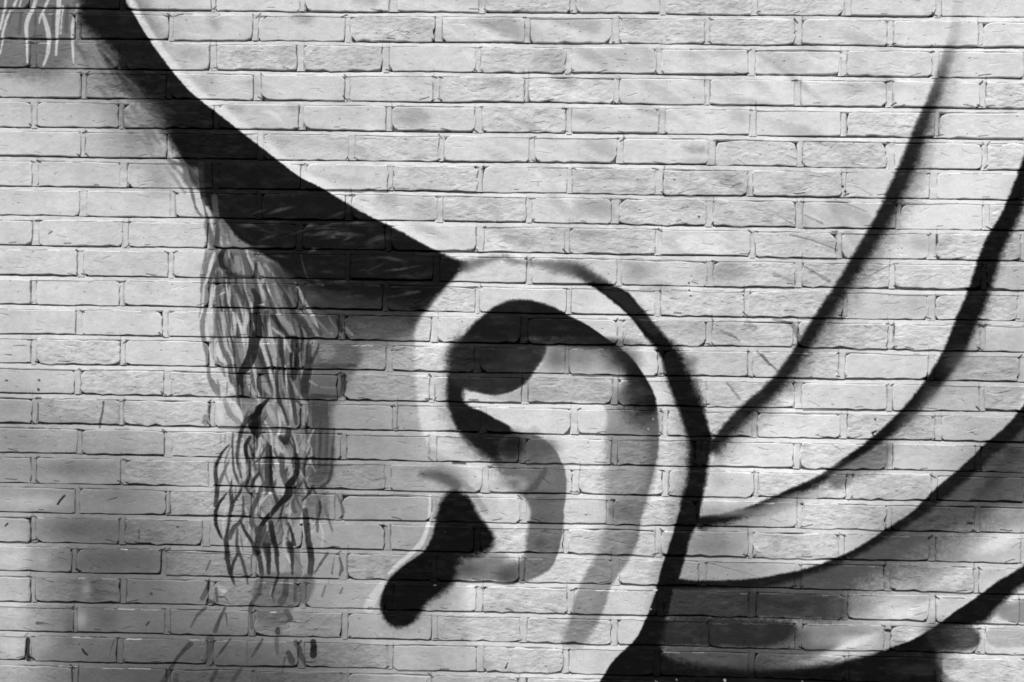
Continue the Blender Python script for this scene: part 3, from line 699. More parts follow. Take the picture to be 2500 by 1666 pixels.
# --- outline of the ear, upper part
stroke('c3 1300,60,40,0.3 1400,280,70,0.6 1490,500,80 1545,700,80 1580,900,80 1580,1200,80 1520,1450,90 d3 1500,150,90 1440,400,90 1370,600,90 1330,750,90 1260,950,80,0.6', 118, 60, 0.75, 60, sm=9)
blob('c3 1400,800,30,300', 216, 0.5)
stroke('b2 1900,870,120 2050,830,56 2250,790,34 b3 0,815,60 150,850,34 300,860,60 440,885,120 600,910,150 720,960,110 850,1020,50', 96, 20, 0.75)
stroke('b3 440,860,60,0.15 560,895,80,0.5 640,930,90,0.85 720,975,84 800,1015,74 900,1060,64', 50, 18, 0.9)
poly('b3 680,1020,10 980,1055,6 1110,1150,7 1210,1280,7 1300,1390,9 1440,1540,14 c3 1530,110,40 1590,240,42 1650,370,38 1705,510,30 1750,650,20 1790,850,5 1830,930,14 1785,1150,16 1750,1380,14 1722,1500,10 '
     'd3 1700,30,5 1712,140,6 1630,250,10 1580,450,8 1520,650,8 1470,740,10 1440,900,10 1400,1050,16 1380,1200,30 1380,1300,30 1560,1380,30 1800,1440,30 2100,1465,20 d4 20,1465,18 '
     '400,1445,16 700,1395,14 1000,1315,10 1150,1265,5 1350,1190,5 1550,1070,5 1700,950,5 1900,820,5 2100,665,6 2334,530,8 p 2700,1230,10 2900,1250,30 2620,1400,30 d4 2334,700,20 2200,820,24 2060,960,24 1950,1050,20 '
     '1600,1110,20 1540,1180,30 1590,1300,30 1590,1420,26 1570,1560,26 p 2290,1800,30 1340,1900,10 1440,1700,6 d3 820,1568,5 880,1455,5 950,1355,5 1080,1250,5 1150,1170,5 1230,1000,5 1270,900,5 '
     '1320,750,5 1350,600,5 1420,400,6 1490,170,5 1540,0,6 c3 1520,1500,14 1560,1400,18 1600,1200,20 1605,950,20 1570,820,16 1530,700,14 1480,560,14 1430,450,13 1390,280,11 1330,130,11 1210,0,12 '
     'b3 1240,1540,6 1160,1420,6 1090,1320,6 1000,1250,6 880,1150,6 760,1060,8', 21, 8)
stroke('b3 880,1090,80 1000,1150,110 1130,1270,110 1300,1450,110', 50, 12, 0.6)
poly('c3 1620,60,30 1800,80,30 1690,140,20 1600,110,20', 178, 12, 0.6)
blob('c3 1640,230,60,60', 90, 0.6)
poly('d4 1480,1090,20 1900,1075,20 1960,1180,8 1900,1270,14 1560,1300,20 1500,1250,20', 60, 16, 0.9)
blob('d4 1580,1180,150,160', 30, 0.85)
blob('d4 1830,1190,90,70', 92, 0.6)
blob('d4 1500,1420,140,150', 28, 0.9)
poly('d4 1990,1090,8 2400,1080,8 2400,1240,10 2040,1250,8 1975,1170,8', 176, 10, 0.95)
poly('d4 2080,900,24 2400,840,14 2400,1040,8 2200,1030,8 2060,960,24', 130, 18, 0.85)
poly('d4 1640,1340,10 2400,1320,6 2500,1700,20 2000,1640,30 1680,1540,10 1595,1430,10', 205, 10, 0.95)
blob('d4 1660,1380,120,80', 130, 0.7)
blob('d4 1400,1450,220,50', 60, 0.5)
# --- white flecks, dark spots and drips
for s_, v_ in (('d3 1300,750,8 1325,750,14', 245), ('d3 1270,915,8', 225), ('d3 1310,1555,8 1330,1565,8', 150), ('d3 1500,1545,10', 150), ('d3 1930,1550,22', 170), ('d3 2210,365,26', 225), ('d3 2230,390,20', 218),
               ('d2 1600,707,6 1620,706,6', 180), ('d2 1700,228,10', 60), ('d4 360,1560,16', 120), ('c3 1290,742,14', 150), ('c3 1248,830,16', 160)):
    stroke(s_, v_, 2.5, 0.95)
for s_, v_ in (('c4 1008,746,16', 22), ('c4 1022,850,10 988,866,18 992,890,14 1012,898,8', 22), ('b4 718,166,18', 38), ('b4 740,211,18', 34), ('b3 1612,1027,18', 55), ('b3 1612,1090,12', 55), ('b3 1626,1142,16', 60),
               ('b1 430,590,5 462,570,14', 45), ('c1 50,400,16 65,402,14', 66), ('c1 345,398,20', 60), ('c1 340,480,24', 60), ('c1 575,1425,20 540,1465,20 515,1500,20', 36), ('d1 50,178,10 70,158,18', 34),
               ('d1 735,1275,14 755,1310,20 775,1325,20', 34), ('d1 700,1230,14', 60), ('d1 1300,1065,12 1325,1035,18', 50), ('d1 1580,186,20', 66), ('d1 1345,780,24', 66), ('d1 1240,215,14 1238,290,14', 74),
               ('d1 250,1190,40 240,1300,40 250,1360,50', 44), ('c1 925,590,16 915,680,20 895,760,24 885,820,14', 92), ('c1 115,90,6 230,88,6', 80), ('c1 35,170,6 100,172,6', 90), ('a1 1550,150,10 1625,128,10', 58),
               ('a2 90,160,12 110,148,10', 62), ('b3 1500,480,7 1540,470,6', 90), ('b3 1700,435,18', 80), ('c2 1220,128,8 1290,130,10 1345,108,6', 50), ('d4 1830,155,22 1870,155,22', 40), ('c2 1775,1130,30 1880,1140,20', 80),
               ('d4 1105,1105,26 1140,1110,26', 30), ('d2 2240,1440,20 2260,1395,10', 50), ('d1 330,1045,30 420,1050,10 480,1070,6', 88), ('b3 1480,110,16', 130), ('b3 1150,105,12', 130)):
    stroke(s_, v_, 2.5, 0.9, relief=-0.4)


# beyond the figure the wall is plain white paint again
edge = np.minimum(np.minimum(GX - X0, X1 - GX), np.minimum(GZ - Z0, Z1 - GZ))
C += (204 - C) * (1 - sstep((edge - 0.03 + 0.02 * GRAIN) / 0.22))
# spray grain and mottled cover of the paint itself
C += 2.2 * vnoise(0.25, 0.12, 3, 3) * (C > 60)
C *= 1.0 + 0.026 * vnoise(0.012, 0.006, 5, 2)
C += 2.2 * vnoise(0.0032, 0.0032, 8)
C *= 1.0 + 0.022 * vnoise(0.035, 0.5, 9, 2)
C += 9.0 * np.clip(vnoise(0.03, 0.012, 10, 3), 0, 2) * (C < 75)
C += np.random.RandomState(3).normal(0, 1, C.shape).astype(np.float32) * np.clip(C * 0.022, 1.0, 4)
C = np.clip(C, 15, 232)

# ------------------------------------------------------------------ brick layout, read off the wall
# left and right heights of the shadow line under every course give one level bed every 75 mm
LEFT = lambda k: 18.6 + 72.35 * k
RIGHT = lambda k: 41.7 + 74.13 * k


def bed_z(k):
    return 0.5 * (wall(0, LEFT(k))[1] + wall(2500, RIGHT(k))[1])


COURSE = (bed_z(0) - bed_z(22)) / 22
BED0 = bed_z(0)
PERP = {
    0: [-138, 80, 300, 521, 739, 961, 1177, 1399, 1618, 1843, 2070, 2293, 2514],
    1: [-30, 190, 418, 625, 850, 1071, 1288, 1503, 1727, 1950, 2174, 2395, 2617],
    2: [-138, 82, 300, 520, 734, 942, 1167, 1388, 1609, 1835, 2060, 2284, 2508],
    3: [-18, 204, 412, 628, 848, 1066, 1285, 1506, 1728, 1948, 2173, 2400, 2622],
    4: [-136, 84, 295, 528, 735, 949, 1168, 1389, 1616, 1838, 2060, 2288, 2510],
    5: [-18, 203, 414, 636, 859, 1079, 1298, 1514, 1738, 1953, 2175, 2404, 2624],
    6: [-135, 86, 302, 525, 741, 953, 1172, 1391, 1610, 1832, 2060, 2279, 2500],
    7: [-18, 203, 422, 634, 850, 1074, 1292, 1502, 1733, 1953, 2194, 2407, 2628],
    8: [-132, 88, 307, 514, 731, 948, 1172, 1385, 1607, 1838, 2049, 2277, 2498],
    9: [-24, 196, 417, 630, 850, 1066, 1292, 1511, 1733, 1950, 2179, 2404, 2626],
    10: [-138, 82, 297, 515, 735, 941, 1166, 1389, 1607, 1824, 2063, 2275, 2492],
    11: [-28, 192, 403, 618, 834, 1061, 1280, 1514, 1731, 1942, 2175, 2399, 2620],
    12: [-138, 82, 299, 518, 730, 950, 1166, 1385, 1613, 1832, 2056, 2274, 2498],
    13: [-32, 189, 408, 620, 832, 1056, 1282, 1503, 1717, 1948, 2173, 2397, 2618],
    14: [-135, 85, 296, 518, 740, 964, 1180, 1402, 1624, 1843, 2060, 2290, 2510],
    15: [-25, 195, 410, 628, 839, 1057, 1275, 1500, 1706, 1945, 2173, 2388, 2610],
    16: [-138, 82, 300, 515, 735, 948, 1185, 1406, 1625, 1846, 2074, 2282, 2506],
    17: [-30, 189, 409, 622, 826, 1059, 1277, 1490, 1708, 1952, 2170, 2386, 2606],
    18: [-139, 81, 297, 504, 743, 946, 1165, 1382, 1607, 1832, 2055, 2277, 2499],
    19: [-38, 181, 400, 620, 839, 1060, 1273, 1503, 1715, 1948, 2167, 2384, 2604],
    20: [-140, 80, 301, 515, 740, 950, 1171, 1393, 1612, 1838, 2063, 2277, 2498],
    21: [-34, 184, 409, 614, 842, 1060, 1278, 1500, 1722, 1950, 2167, 2397, 2618],
    22: [-148, 71, 293, 513, 735, 953, 1172, 1382, 1605, 1835, 2067, 2290, 2512],
    23: [-34, 184, 411, 622, 842, 1060, 1276, 1498, 1718, 1950, 2170, 2392, 2614]}
# weathered faces stand out from the smooth ones: course -> brick numbers (counted from the left edge) that are rough
ROUGH = {0: {6, 8, 9}, 1: {4, 7, 8}, 2: {3, 4, 6}, 3: {1, 5, 6, 11}, 4: {2, 6, 10}, 5: {2, 4, 8, 9, 11}, 6: {5, 7, 8, 9}, 7: {5, 7, 8, 11}, 8: {6, 7, 9, 11},
         9: {8, 9, 10}, 10: {5, 8, 9, 11}, 11: {4, 7, 8, 9, 10}, 12: {1, 4, 5, 9, 11}, 13: {1, 2, 4, 6, 8, 11}, 14: {1, 2, 8, 10}, 15: {2, 7, 9, 11}, 16: {2, 4, 7, 9, 10},
         17: {2, 7, 9, 10}, 18: {2, 6, 7, 9}, 19: {2, 4, 6, 7, 10}, 20: {1, 3, 6, 8}, 21: {3, 5, 6, 10}, 22: {4, 6, 9, 11}, 23: {2, 3, 5, 6}}

JOINT_H = 0.0135                        # visible height of a bed joint
rb = random.Random(21)

bricks = []                            # x0, x1, z0, z1, course, number
heads = []                             # x, gap, z0, z1
for k in range(24):
    yl = LEFT(k) - 36
    yr = RIGHT(k) - 36
    xs = [wall(px, yl + (yr - yl) * px / 2500.0)[0] for px in PERP[k]]
    gaps = [min(0.0195, max(0.0105, rb.gauss(0.0148, 0.0022))) for _ in xs]
    zb = BED0 - COURSE * k
    zt = zb + COURSE - JOINT_H
    for i in range(len(xs) - 1):
        # numbers: brick 0 is the one cut by the left edge of the picture
        bricks.append((xs[i] + gaps[i] / 2, xs[i + 1] - gaps[i + 1] / 2, zb, zt, k, i))
    for i, x in enumerate(xs):
        heads.append((x, gaps[i], zb, zt))

# ------------------------------------------------------------------ fine relief and darkening along the brick edges, chip shade painted in
def wx(px_x, z_):
    return (px_x - X0) / TX, (z_ - Z0) / TX


def mark(x, z, L, Wd, ang, v, relief, soft=0.0016, a=0.8):
    """one chip, scratch or crack of length L, metres"""
    R = L / 2 + Wd + 0.004
    i0, i1 = int((x - R - X0) / TX), int((x + R - X0) / TX) + 1
    j0, j1 = int((z - R - Z0) / TX), int((z + R - Z0) / TX) + 1
    if i0 < 0 or j0 < 0 or i1 >= NX or j1 >= NZ:
        return
    w = (slice(j0, j1), slice(i0, i1))
    dx, dz = GX[w] - x, GZ[w] - z
    ca, sa = math.cos(ang), math.sin(ang)
    u, t = dx * ca + dz * sa, -dx * sa + dz * ca
    t = t + rm_w[0] * np.sin(u * rm_w[1] + x * 900)
    d = np.maximum(np.abs(u) - L / 2, 0)
    q = (Wd / 2 - np.sqrt(d * d + t * t)) / soft + 0.5
    c = sstep(q)
    C[w] += (C[w] * v - C[w]) * c * a
    RELIEF[w] += relief * c


rm_w = [0.0006, 250.0]
rough_map = np.zeros((NZ, NX), np.float32)
tone_map = np.zeros((NZ, NX), np.float32)
rm = random.Random(77)
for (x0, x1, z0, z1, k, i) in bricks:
    rough = (0.75 + 0.25 * rm.random()) if i in ROUGH.get(k, ()) else rm.choice((0.05, 0.1, 0.15, 0.3))
    w = (slice(int((z0 - Z0) / TX), int((z1 - Z0) / TX)), slice(max(0, int((x0 - X0) / TX)), min(NX, int((x1 - X0) / TX))))
    if w[0].start >= 0 and w[1].stop > w[1].start:
        rough_map[w] = rough
        tone_map[w] = rm.gauss(0, 2.2) - 7 * rough
    mx, mz = (x0 + x1) / 2, (z0 + z1) / 2
    # open groove along parts of the top edge, its shade painted in
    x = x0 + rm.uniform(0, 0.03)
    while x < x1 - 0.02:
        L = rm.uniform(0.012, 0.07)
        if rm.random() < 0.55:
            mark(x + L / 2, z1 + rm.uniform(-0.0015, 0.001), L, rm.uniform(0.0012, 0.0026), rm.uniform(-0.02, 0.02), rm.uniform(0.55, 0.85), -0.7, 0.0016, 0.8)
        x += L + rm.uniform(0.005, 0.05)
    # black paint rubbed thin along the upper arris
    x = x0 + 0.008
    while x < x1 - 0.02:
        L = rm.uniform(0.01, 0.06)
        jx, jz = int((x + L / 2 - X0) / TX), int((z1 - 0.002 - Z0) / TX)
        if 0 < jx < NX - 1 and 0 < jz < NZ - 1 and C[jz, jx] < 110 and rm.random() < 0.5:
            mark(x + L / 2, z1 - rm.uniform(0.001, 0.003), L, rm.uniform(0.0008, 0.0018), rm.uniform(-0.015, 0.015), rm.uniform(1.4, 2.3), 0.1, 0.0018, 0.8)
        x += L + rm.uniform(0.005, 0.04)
    # ragged nicks at corners, their shade painted dark
    for cx, cz in ((x0, z1), (x1, z1), (x0, z0 + 0.004), (x1, z0 + 0.004)):
        if rm.random() < 0.4:
            mark(cx + rm.uniform(-0.004, 0.004), cz + rm.uniform(-0.003, 0.001), rm.uniform(0.004, 0.016), rm.uniform(0.002, 0.0042), rm.uniform(-0.9, 0.9), rm.uniform(0.3, 0.6), -1.2, 0.0018, 0.85)
    # darkened grooves down the ends
    for ex in (x0, x1):
        z = z0 + 0.004
        while z < z1 - 0.004:
            L = rm.uniform(0.008, 0.03)
            mark(ex + rm.uniform(-0.0012, 0.0012), z + L / 2, L, rm.uniform(0.0012, 0.0034), math.pi / 2 + rm.uniform(-0.12, 0.12), rm.uniform(0.68, 1.0), -0.4, 0.002, 0.8)
            z += L + rm.uniform(-0.002, 0.008)
    # creases, pits and lumps on the face, shaded in the colour too
    for _ in range(int(3 + 16 * rough)):
        rm_w[:] = [rm.uniform(0.0001, 0.0008), rm.uniform(80, 330)]
        mark(rm.uniform(x0 + 0.01, x1 - 0.01), rm.uniform(z0 + 0.006, z1 - 0.006), rm.uniform(0.005, 0.03), rm.uniform(0.0012, 0.003), rm.gauss(0, 0.28),
             rm.uniform(0.72, 0.96) if rm.random() < 0.75 else rm.uniform(1.02, 1.08), rm.uniform(-0.7, -0.1), 0.0022, 0.7)
    for _ in range(rm.choice((0, 1, 2, 3, 6))):
        mark(rm.uniform(x0, x1), rm.uniform(z0, z1), rm.uniform(0.0005, 0.003), rm.uniform(0.0012, 0.003), 0, rm.uniform(0.5, 0.85), -0.8, 0.0015, 0.8)
    if rm.random() < 0.5:  # chip near the lower edge, with its shadow painted into the print
        mark(rm.uniform(x0 + 0.01, x1 - 0.01), z0 + rm.uniform(0.002, 0.006), rm.uniform(0.01, 0.03), rm.uniform(0.0018, 0.003), rm.uniform(-0.3, 0.3), rm.uniform(0.45, 0.75), -0.9, 0.0016, 0.85)

streak = 0.6 * vnoise(0.020, 0.007, 41, 3) + 0.55 * vnoise(0.008, 0.006, 45, 2)
patch = vnoise(0.022, 0.014, 43, 3)
bright = np.clip((C - 20) / 150.0, 0.22, 1)
C += 5.0 * vnoise(0.06, 0.03, 51, 3) * bright
C += tone_map * bright
C += rough_map * (9 * streak + 9 * np.minimum(patch, 0.3)) * bright
RELIEF += rough_map * (0.55 * streak + 0.45 * patch) + 0.10 * patch + 0.05 * vnoise(0.004, 0.004, 47, 2)
C = np.clip(C, 14, 235)


def lin(v):
    v = v / 255.0
    return np.where(v <= 0.04045, v / 12.92, ((v + 0.055) / 1.055) ** 2.4)


WHITE = 0.80                              # reflectance of paint that photographs as 212
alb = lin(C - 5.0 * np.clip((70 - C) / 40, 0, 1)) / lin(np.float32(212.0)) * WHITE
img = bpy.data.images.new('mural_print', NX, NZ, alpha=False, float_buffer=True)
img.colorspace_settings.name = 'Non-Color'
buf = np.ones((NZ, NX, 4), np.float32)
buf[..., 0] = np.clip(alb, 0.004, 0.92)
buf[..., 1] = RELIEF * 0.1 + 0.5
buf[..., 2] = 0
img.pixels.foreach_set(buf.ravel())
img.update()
del buf, alb, streak, patch, bright


# ------------------------------------------------------------------ materials
def painted(name, tint=1.0, bump=1.0):
    mt = bpy.data.materials.new(name)
    mt.use_nodes = True
    t = mt.node_tree
    bs = t.nodes['Principled BSDF']
    uv = t.nodes.new('ShaderNodeUVMap')
    uv.uv_map = 'wall'
    im = t.nodes.new('ShaderNodeTexImage')
    im.image = img
    im.extension = 'EXTEND'
    im.interpolation = 'Cubic'
    t.links.new(uv.outputs[0], im.inputs[0])
    sep = t.nodes.new('ShaderNodeSeparateColor')
    t.links.new(im.outputs[0], sep.inputs[0])
    tc = t.nodes.new('ShaderNodeNewGeometry')
    # crust of rolled masonry paint
    n1 = t.nodes.new('ShaderNodeTexNoise')
    n1.inputs['Scale'].default_value = 190
    n1.inputs['Detail'].default_value = 4
    n1.inputs['Roughness'].default_value = 0.65
    t.links.new(tc.outputs['Position'], n1.inputs['Vector'])
    mul = t.nodes.new('ShaderNodeMapRange')
    mul.inputs['From Min'].default_value = 0.3
    mul.inputs['From Max'].default_value = 0.7
    mul.inputs['To Min'].default_value = 0.95 * tint
    mul.inputs['To Max'].default_value = 1.04 * tint
    t.links.new(n1.outputs['Fac'], mul.inputs['Value'])
    mm = t.nodes.new('ShaderNodeMath')
    mm.operation = 'MULTIPLY'
    t.links.new(sep.outputs[0], mm.inputs[0])
    t.links.new(mul.outputs[0], mm.inputs[1])
    cc = t.nodes.new('ShaderNodeCombineColor')
    for q in range(3):
        t.links.new(mm.outputs[0], cc.inputs[q])
    t.links.new(cc.outputs[0], bs.inputs['Base Color'])
    bs.inputs['Roughness'].default_value = 0.7
    bs.inputs['Specular IOR Level'].default_value = 0.03
    b1 = t.nodes.new('ShaderNodeBump')
    b1.inputs['Distance'].default_value = 0.010 * bump        # the print stores 10 mm as 1
    b1.inputs['Strength'].default_value = 1.0
    t.links.new(sep.outputs[1], b1.inputs['Height'])
    b2 = t.nodes.new('ShaderNodeBump')
    b2.inputs['Distance'].default_value = 0.0005 if bump == 1.0 else 0.0011
    b2.inputs['Strength'].default_value = 0.8
    t.links.new(n1.outputs['Fac'], b2.inputs['Height'])
    t.links.new(b1.outputs[0], b2.inputs['Normal'])
    t.links.new(b2.outputs[0], bs.inputs['Normal'])
    return mt


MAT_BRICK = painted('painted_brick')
MAT_MORTAR = painted('painted_mortar', 0.955, 0.7)


def plain(name, v, rough, scale, amount):
    mt = bpy.data.materials.new(name)
    mt.use_nodes = True
    t = mt.node_tree
    bs = t.nodes['Principled BSDF']
    g = t.nodes.new('ShaderNodeNewGeometry')
    n = t.nodes.new('ShaderNodeTexNoise')
    n.inputs['Scale'].default_value = scale
    n.inputs['Detail'].default_value = 8
    t.links.new(g.outputs['Position'], n.inputs['Vector'])
    r = t.nodes.new('ShaderNodeValToRGB')
    r.color_ramp.elements[0].position = 0.3
    r.color_ramp.elements[1].position = 0.7
    r.color_ramp.elements[0].color = (v * (1 - amount),) * 3 + (1,)
    r.color_ramp.elements[1].color = (v * (1 + amount),) * 3 + (1,)
    t.links.new(n.outputs['Fac'], r.inputs[0])
    t.links.new(r.outputs[0], bs.inputs['Base Color'])
    bs.inputs['Roughness'].default_value = rough
    b = t.nodes.new('ShaderNodeBump')
    b.inputs['Distance'].default_value = 0.002
    t.links.new(n.outputs['Fac'], b.inputs['Height'])
    t.links.new(b.outputs[0], bs.inputs['Normal'])
    return mt


MAT_SLAB = plain('paving_concrete', 0.22, 0.9, 30, 0.25)
MAT_ROAD = plain('asphalt', 0.055, 0.95, 60, 0.4)


# ------------------------------------------------------------------ mesh helpers
def link_mesh(name, verts, faces, mat, parent=None):
    me = bpy.data.meshes.new(name)
    me.from_pydata(verts, [], faces)
    uvl = me.uv_layers.new(name='wall')
    co = np.empty(len(me.vertices) * 3, np.float32)
    me.vertices.foreach_get('co', co)
    co = co.reshape(-1, 3)
    li = np.empty(len(me.loops), np.int32)
    me.loops.foreach_get('vertex_index', li)
    uv = np.stack([(co[li, 0] - X0) / (X1 - X0), (co[li, 2] - Z0) / (Z1 - Z0)], 1).astype(np.float32)
    uvl.data.foreach_set('uv', uv.ravel())
    me.materials.append(mat)
    o = bpy.data.objects.new(name, me)
    scene.collection.objects.link(o)
    if parent is not None:
        o.parent = parent
    return o


wall_root = bpy.data.objects.new('brick_wall', None)
scene.collection.objects.link(wall_root)
wall_root['label'] = 'white painted brick wall with black and grey mural of an ear, hair and curved rays'
wall_root['category'] = 'wall'
wall_root['kind'] = 'thing'


wv_rng = random.Random(3)
WAV = [(wv_rng.uniform(0, 6.3), wv_rng.uniform(0, 6.3), wv_rng.uniform(0.0003, 0.0010)) for _ in range(64)]


def waver(x, k):
    a_, b_, c_ = WAV[int(k) % 64]
    return 0.0011 * math.sin(1.9 * x + 0.35 * k) + c_ * math.sin(4.3 * x + a_) + 0.0004 * math.sin(13 * x + b_)


def brick_mesh(x0, x1, z0, z1, r, rough=0.3):
    """hand-worn brick: wavy outline, rounded corners, worn arris; front faces -y"""
    ring = []
    cr = [min(0.022, max(0.0015, r.gammavariate(1.8, 0.0048))) for _ in range(4)]
    if r.random() < 0.18:
        cr[r.randrange(4)] = r.uniform(0.012, 0.022)
    kk = round((BED0 - z0) / COURSE)
    z0, z1 = z0 + waver((x0 + x1) / 2, kk), z1 + waver((x0 + x1) / 2, kk)
    dz0, dz1 = r.gauss(0, 0.0008), r.gauss(0, 0.0013)
    tilt = r.gauss(0, 0.0012)
    amp = 0.0005 + 0.0007 * rough
    # counter-clockwise seen from the front, from bottom left
    corners = [(x0, z0, 1, 1), (x1, z0, -1, 1), (x1, z1, -1, -1), (x0, z1, 1, -1)]

    def arc(ci):
        cx, cz, sx, sz = corners[ci]
        R = cr[ci]
        ox, oz = cx + sx * R, cz + sz * R
        st = {0: 180, 1: 270, 2: 0, 3: 90}[ci]
        return [(ox + R * math.cos(math.radians(st + a_)), oz + R * math.sin(math.radians(st + a_))) for a_ in (8, 45, 82)]
    nb = 8
    for ci in range(4):
        a_ = arc(ci)
        ring += a_
        b_ = arc((ci + 1) % 4)[0]
        n_ = {0: nb, 1: 2, 2: 6, 3: 2}[ci]
        for q in range(1, n_ + 1):
            t_ = q / (n_ + 1)
            ring.append((a_[-1][0] + (b_[0] - a_[-1][0]) * t_, a_[-1][1] + (b_[1] - a_[-1][1]) * t_))
    cxm, czm = (x0 + x1) / 2, (z0 + z1) / 2
    out_ = []
    for (x, z) in ring:
        f = (x - cxm) / (x1 - x0) * 2
        z += (dz0 if z < czm else dz1) + tilt * f * 0.5
        x += r.gauss(0, amp * (1.9 if abs(f) > 0.85 else 1.0))
        z += r.gauss(0, amp)
        if z < czm and r.random() < 0.12 * (1 + rough):
            z += r.uniform(0.0008, 0.0028)          # bitten lower arris
        out_.append((x, z))
    n_ = len(out_)
    yo = max(-0.0022, min(0.0014, r.gauss(-0.0003, 0.0009)))
    ty, tx_ = r.gauss(0, 0.012), r.gauss(0, 0.004)
    V, F = [], []

    def inset(x, z, d):
        ix = d if x < cxm else -d
        iz = d if z < czm else -d
        kx = 1.0 if min(abs(x - x0), abs(x - x1)) < 0.02 else 0.0
        return x + ix * kx * 0.8, z + iz
    for (x, z) in out_:
        a_, b_ = inset(x, z, (0.0011 if z < czm else 0.0020) + r.uniform(0, 0.0008))
        V.append((a_, yo + ty * (b_ - czm) + tx_ * (a_ - cxm), b_))
    for (x, z) in out_:
        V.append((x, yo + (0.0008 if z < czm else 0.0011) + ty * (z - czm) + tx_ * (x - cxm), z))
    for (x, z) in out_:
        V.append((x, 0.024, z))
    F.append(list(range(n_)))
    for s_ in (0, n_):
        for q in range(n_):
            w_ = (q + 1) % n_
            F.append([s_ + q, s_ + n_ + q, s_ + n_ + w_, s_ + w_])
    return V, F


# the bricks in the picture, each its own part
rg = random.Random(5)
n_b = 0
for (x0, x1, z0, z1, k, i) in bricks:
    if n_b >= 300:
        break
    rough = 1.0 if i in ROUGH.get(k, ()) else 0.25
    V, F = brick_mesh(x0, x1, z0, z1, rg, rough)
    link_mesh('brick', V, F, MAT_BRICK, wall_root)
    n_b += 1


# bed joints: weathered pointing, recessed under the brick above and sloping out to the brick below
def bed_joint(zb, xa, xb, r, step=0.012, kind=None):
    n_ = int((xb - xa) / step)
    V, F = [], []
    a1 = [r.uniform(0, 6.28) for _ in range(10)]
    kk = round((BED0 - zb) / COURSE)
    zb0 = zb
    for i in range(n_ + 1):
        x = xa + (xb - xa) * i / n_
        zb = zb0 + waver(x, kk)
        wv = math.sin(x * 3.1 + a1[0]) + 0.6 * math.sin(x * 9.7 + a1[1])
        w2 = math.sin(x * 5.3 + a1[2]) + 0.5 * math.sin(x * 23 + a1[3])
        rec = 0.0042 + 0.0006 * wv + r.gauss(0, 0.0003)            # depth under the brick above
        grv = max(0.0007, 0.0025 + 0.0009 * math.sin(x * 14 + a1[5]) + 0.0008 * math.sin(x * 5.1 + a1[6]) + r.gauss(0, 0.0004))   # height of the open slot
        smear = 0.5 + 0.5 * math.sin(x * 7.7 + a1[7] + 1.3 * math.sin(x * 19 + a1[8]))
        low = 0.0010 - 0.0013 * smear + 0.0003 * w2 + r.gauss(0, 0.00015)           # depth where it meets the brick below
        zt_ = zb + 0.0010
        zl = zb - JOINT_H + 0.0018 - 0.0022 * smear + 0.0006 * math.sin(x * 40 + a1[4]) + r.gauss(0, 0.0003)
        zl2 = zb - JOINT_H - 0.0010 - 0.0022 * smear + 0.0005 * w2
        V += [(x, 0.019, zt_), (x, 0.0175, zb - 0.0004), (x, rec + 0.003, zb - grv), (x, rec - 0.0020, zb - grv - 0.0010), (x, low, zl), (x, low + 0.0014, zl2), (x, 0.012, zl2 - 0.001)]
    for i in range(n_):
        for q in range(6):
            a_ = i * 7 + q
            F.append([a_, a_ + 1, a_ + 8, a_ + 7])
    return V, F


rj = random.Random(9)
XA, XB = -1.62, 1.62
for k in range(-1, 24):
    V, F = bed_joint(BED0 - COURSE * k, XA, XB, rj)
    link_mesh('bed_joint', V, F, MAT_MORTAR, wall_root)


def head_joint(x, gap, z0, z1, r):
    kk = round((BED0 - z0) / COURSE)
    z0, z1 = z0 + waver(x, kk), z1 + waver(x, kk)
    V, F = [], []
    n_ = 5
    sl, sr = r.uniform(0.0008, 0.0022), r.uniform(0.0, 0.0014)
    dp = r.uniform(0.0004, 0.0018)
    if r.random() < 0.45:                   # pointing smeared over the brick end on one side
        sl = -r.uniform(0.0006, 0.0030)
        dp = r.uniform(0.0002, 0.0009)
    if r.random() < 0.45:
        sr = -r.uniform(0.0006, 0.0030)
        dp = r.uniform(0.0002, 0.0009)
    wa, wb, wc = r.uniform(0, 6), r.uniform(0, 6), r.uniform(-0.0016, 0.0016)
    low_ = r.choice((0.0, 0.0005, 0.0012, 0.0035))
    for i in range(n_ + 1):
        t_ = i / n_
        z = z0 - low_ + (z1 - z0 + 0.003 + low_) * t_
        wl = gap / 2 - sl + r.gauss(0, 0.0005) + 0.0008 * math.sin(t_ * 5 + wa) - wc * (t_ - 0.5)
        wr = gap / 2 - sr + r.gauss(0, 0.0005) + 0.0008 * math.sin(t_ * 5 + wb) + wc * (t_ - 0.5)
        d = dp + r.gauss(0, 0.0003)
        V += [(x - wl - 0.0030, 0.0048, z), (x - wl + 0.0004, d + 0.0014, z), (x - wl + 0.0022, d, z), (x + wr - 0.0018, d, z), (x + wr - 0.0002, d + 0.001, z), (x + wr + 0.0028, 0.0042, z)]
    for i in range(n_):
        for q in range(5):
            a_ = i * 6 + q
            F.append([a_ + 1, a_, a_ + 6, a_ + 7])
    V2 = len(V)
    F.append([0, 1, 2, 3, 4, 5])
    F.append([V2 - 1, V2 - 2, V2 - 3, V2 - 4, V2 - 5, V2 - 6])
    return V, F


n_h = 0
for (x, g_, z0, z1) in heads:
    if n_h < 300 and -1.40 < x < 1.40:
        V, F = head_joint(x, g_, z0, z1, rj)
        link_mesh('head_joint', V, F, MAT_MORTAR, wall_root)
        n_h += 1

# ------------------------------------------------------------------ the rest of the wall, outside the picture
WXA, WXB = -3.6, 3.6
PITCH = 0.2255
BV, BF, JV, JF = [], [], [], []


def add(VV, FF, V, F):
    b_ = len(VV)
    VV.extend(V)
    FF.extend([[b_ + q for q in f] for f in F])


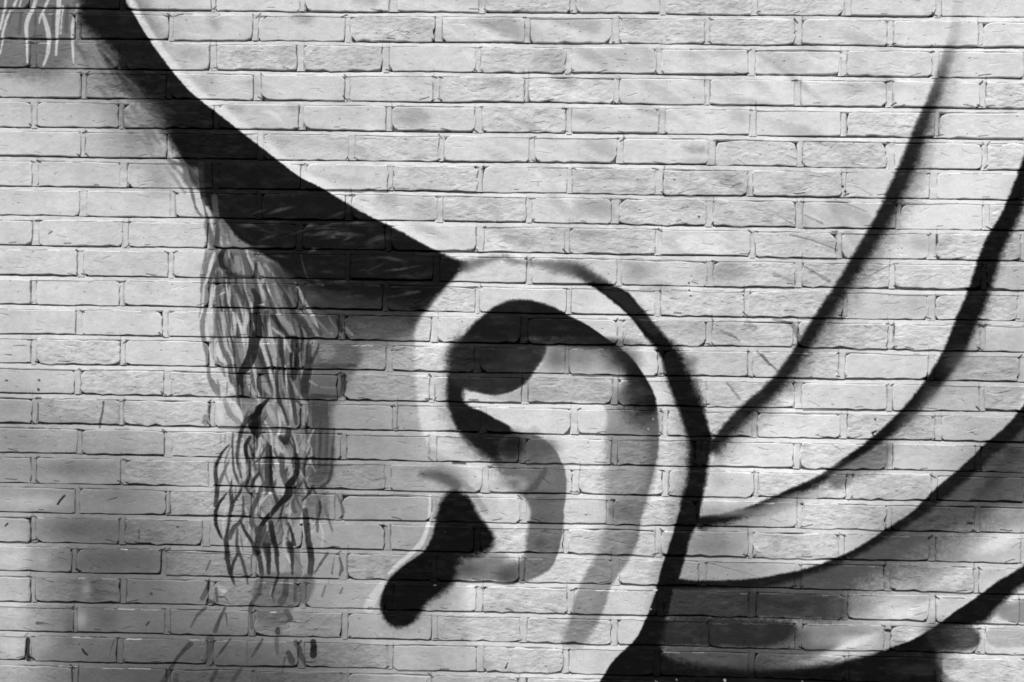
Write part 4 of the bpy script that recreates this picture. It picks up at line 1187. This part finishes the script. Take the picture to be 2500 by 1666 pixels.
k_top = -int((3.3 - BED0) / COURSE)
k_bot = int((BED0 - 0.02) / COURSE)
ro = random.Random(31)
for k in range(k_top, k_bot + 1):
    zb = BED0 - COURSE * k
    zt = zb + COURSE - JOINT_H
    if zb < 0.0:
        break
    if 0 <= k <= 23:
        row = [b for b in bricks if b[4] == k]
        xl, xr = row[0][0], row[-1][1]
        spans = []
        x = xl
        while x > WXA:
            spans.append((x - PITCH, x - 0.015))
            x -= PITCH
        x = xr
        while x < WXB:
            spans.append((x + 0.015, x + PITCH))
            x += PITCH
    else:
        off = wall(PERP[0 if k % 2 == 0 else 1][0], 0)[0]
        x = off - PITCH * 12
        spans = []
        while x < WXB + PITCH:
            if x > WXA - PITCH:
                spans.append((x + 0.0075, x + PITCH - 0.0075))
            x += PITCH
    for (a_, b_) in spans:
        V, F = brick_mesh(a_ + ro.uniform(-.001, .001), b_ + ro.uniform(-.001, .001), zb, zt, ro)
        add(BV, BF, V, F)
        V, F = head_joint(a_ - 0.0075, 0.015, zb, zt, ro)
        add(JV, JF, V, F)
    if k < -1 or k > 23:
        V, F = bed_joint(zb, WXA - 0.2, WXB + 0.2, ro, 0.03)
        add(JV, JF, V, F)
    else:
        for a_, b_ in ((WXA - 0.2, XA), (XB, WXB + 0.2)):
            V, F = bed_joint(zb, a_, b_, ro, 0.03)
            add(JV, JF, V, F)
o = link_mesh('outer_brickwork', BV, BF, MAT_BRICK, wall_root)
o['kind'] = 'stuff'
o = link_mesh('outer_mortar', JV, JF, MAT_MORTAR, wall_root)
o['kind'] = 'stuff'
# solid masonry behind the facing
bx = [(-3.8, 0.0185), (3.8, 0.0185), (3.8, 0.22), (-3.8, 0.22)]
ztop = BED0 - COURSE * k_top + COURSE - 0.006
V = [(x, y, 0.0) for x, y in bx] + [(x, y, ztop) for x, y in bx]
F = [[3, 2, 1, 0], [4, 5, 6, 7], [0, 1, 5, 4], [1, 2, 6, 5], [2, 3, 7, 6], [3, 0, 4, 7]]
link_mesh('wall_core', V, F, MAT_MORTAR, wall_root)


# ------------------------------------------------------------------ ground: pavement and road in front of the wall
def slab(name, x0, x1, y0, y1, z0, z1, mat, kind='structure'):
    V = [(x0, y0, z0), (x1, y0, z0), (x1, y1, z0), (x0, y1, z0), (x0, y0, z1), (x1, y0, z1), (x1, y1, z1), (x0, y1, z1)]
    F = [[3, 2, 1, 0], [4, 5, 6, 7], [0, 1, 5, 4], [1, 2, 6, 5], [2, 3, 7, 6], [3, 0, 4, 7]]
    ob = link_mesh(name, V, F, mat)
    ob['kind'] = kind
    return ob


slab('pavement', -60, 60, -3.6, 0.6, -0.25, 0.0, MAT_SLAB)
slab('road', -60, 60, -60, -3.6, -0.35, -0.12, MAT_ROAD)
slab('ground', -300, 300, -300, 300, -1.4, -0.36, MAT_ROAD)
print('bricks', n_b, 'heads', n_h, 'course', COURSE)
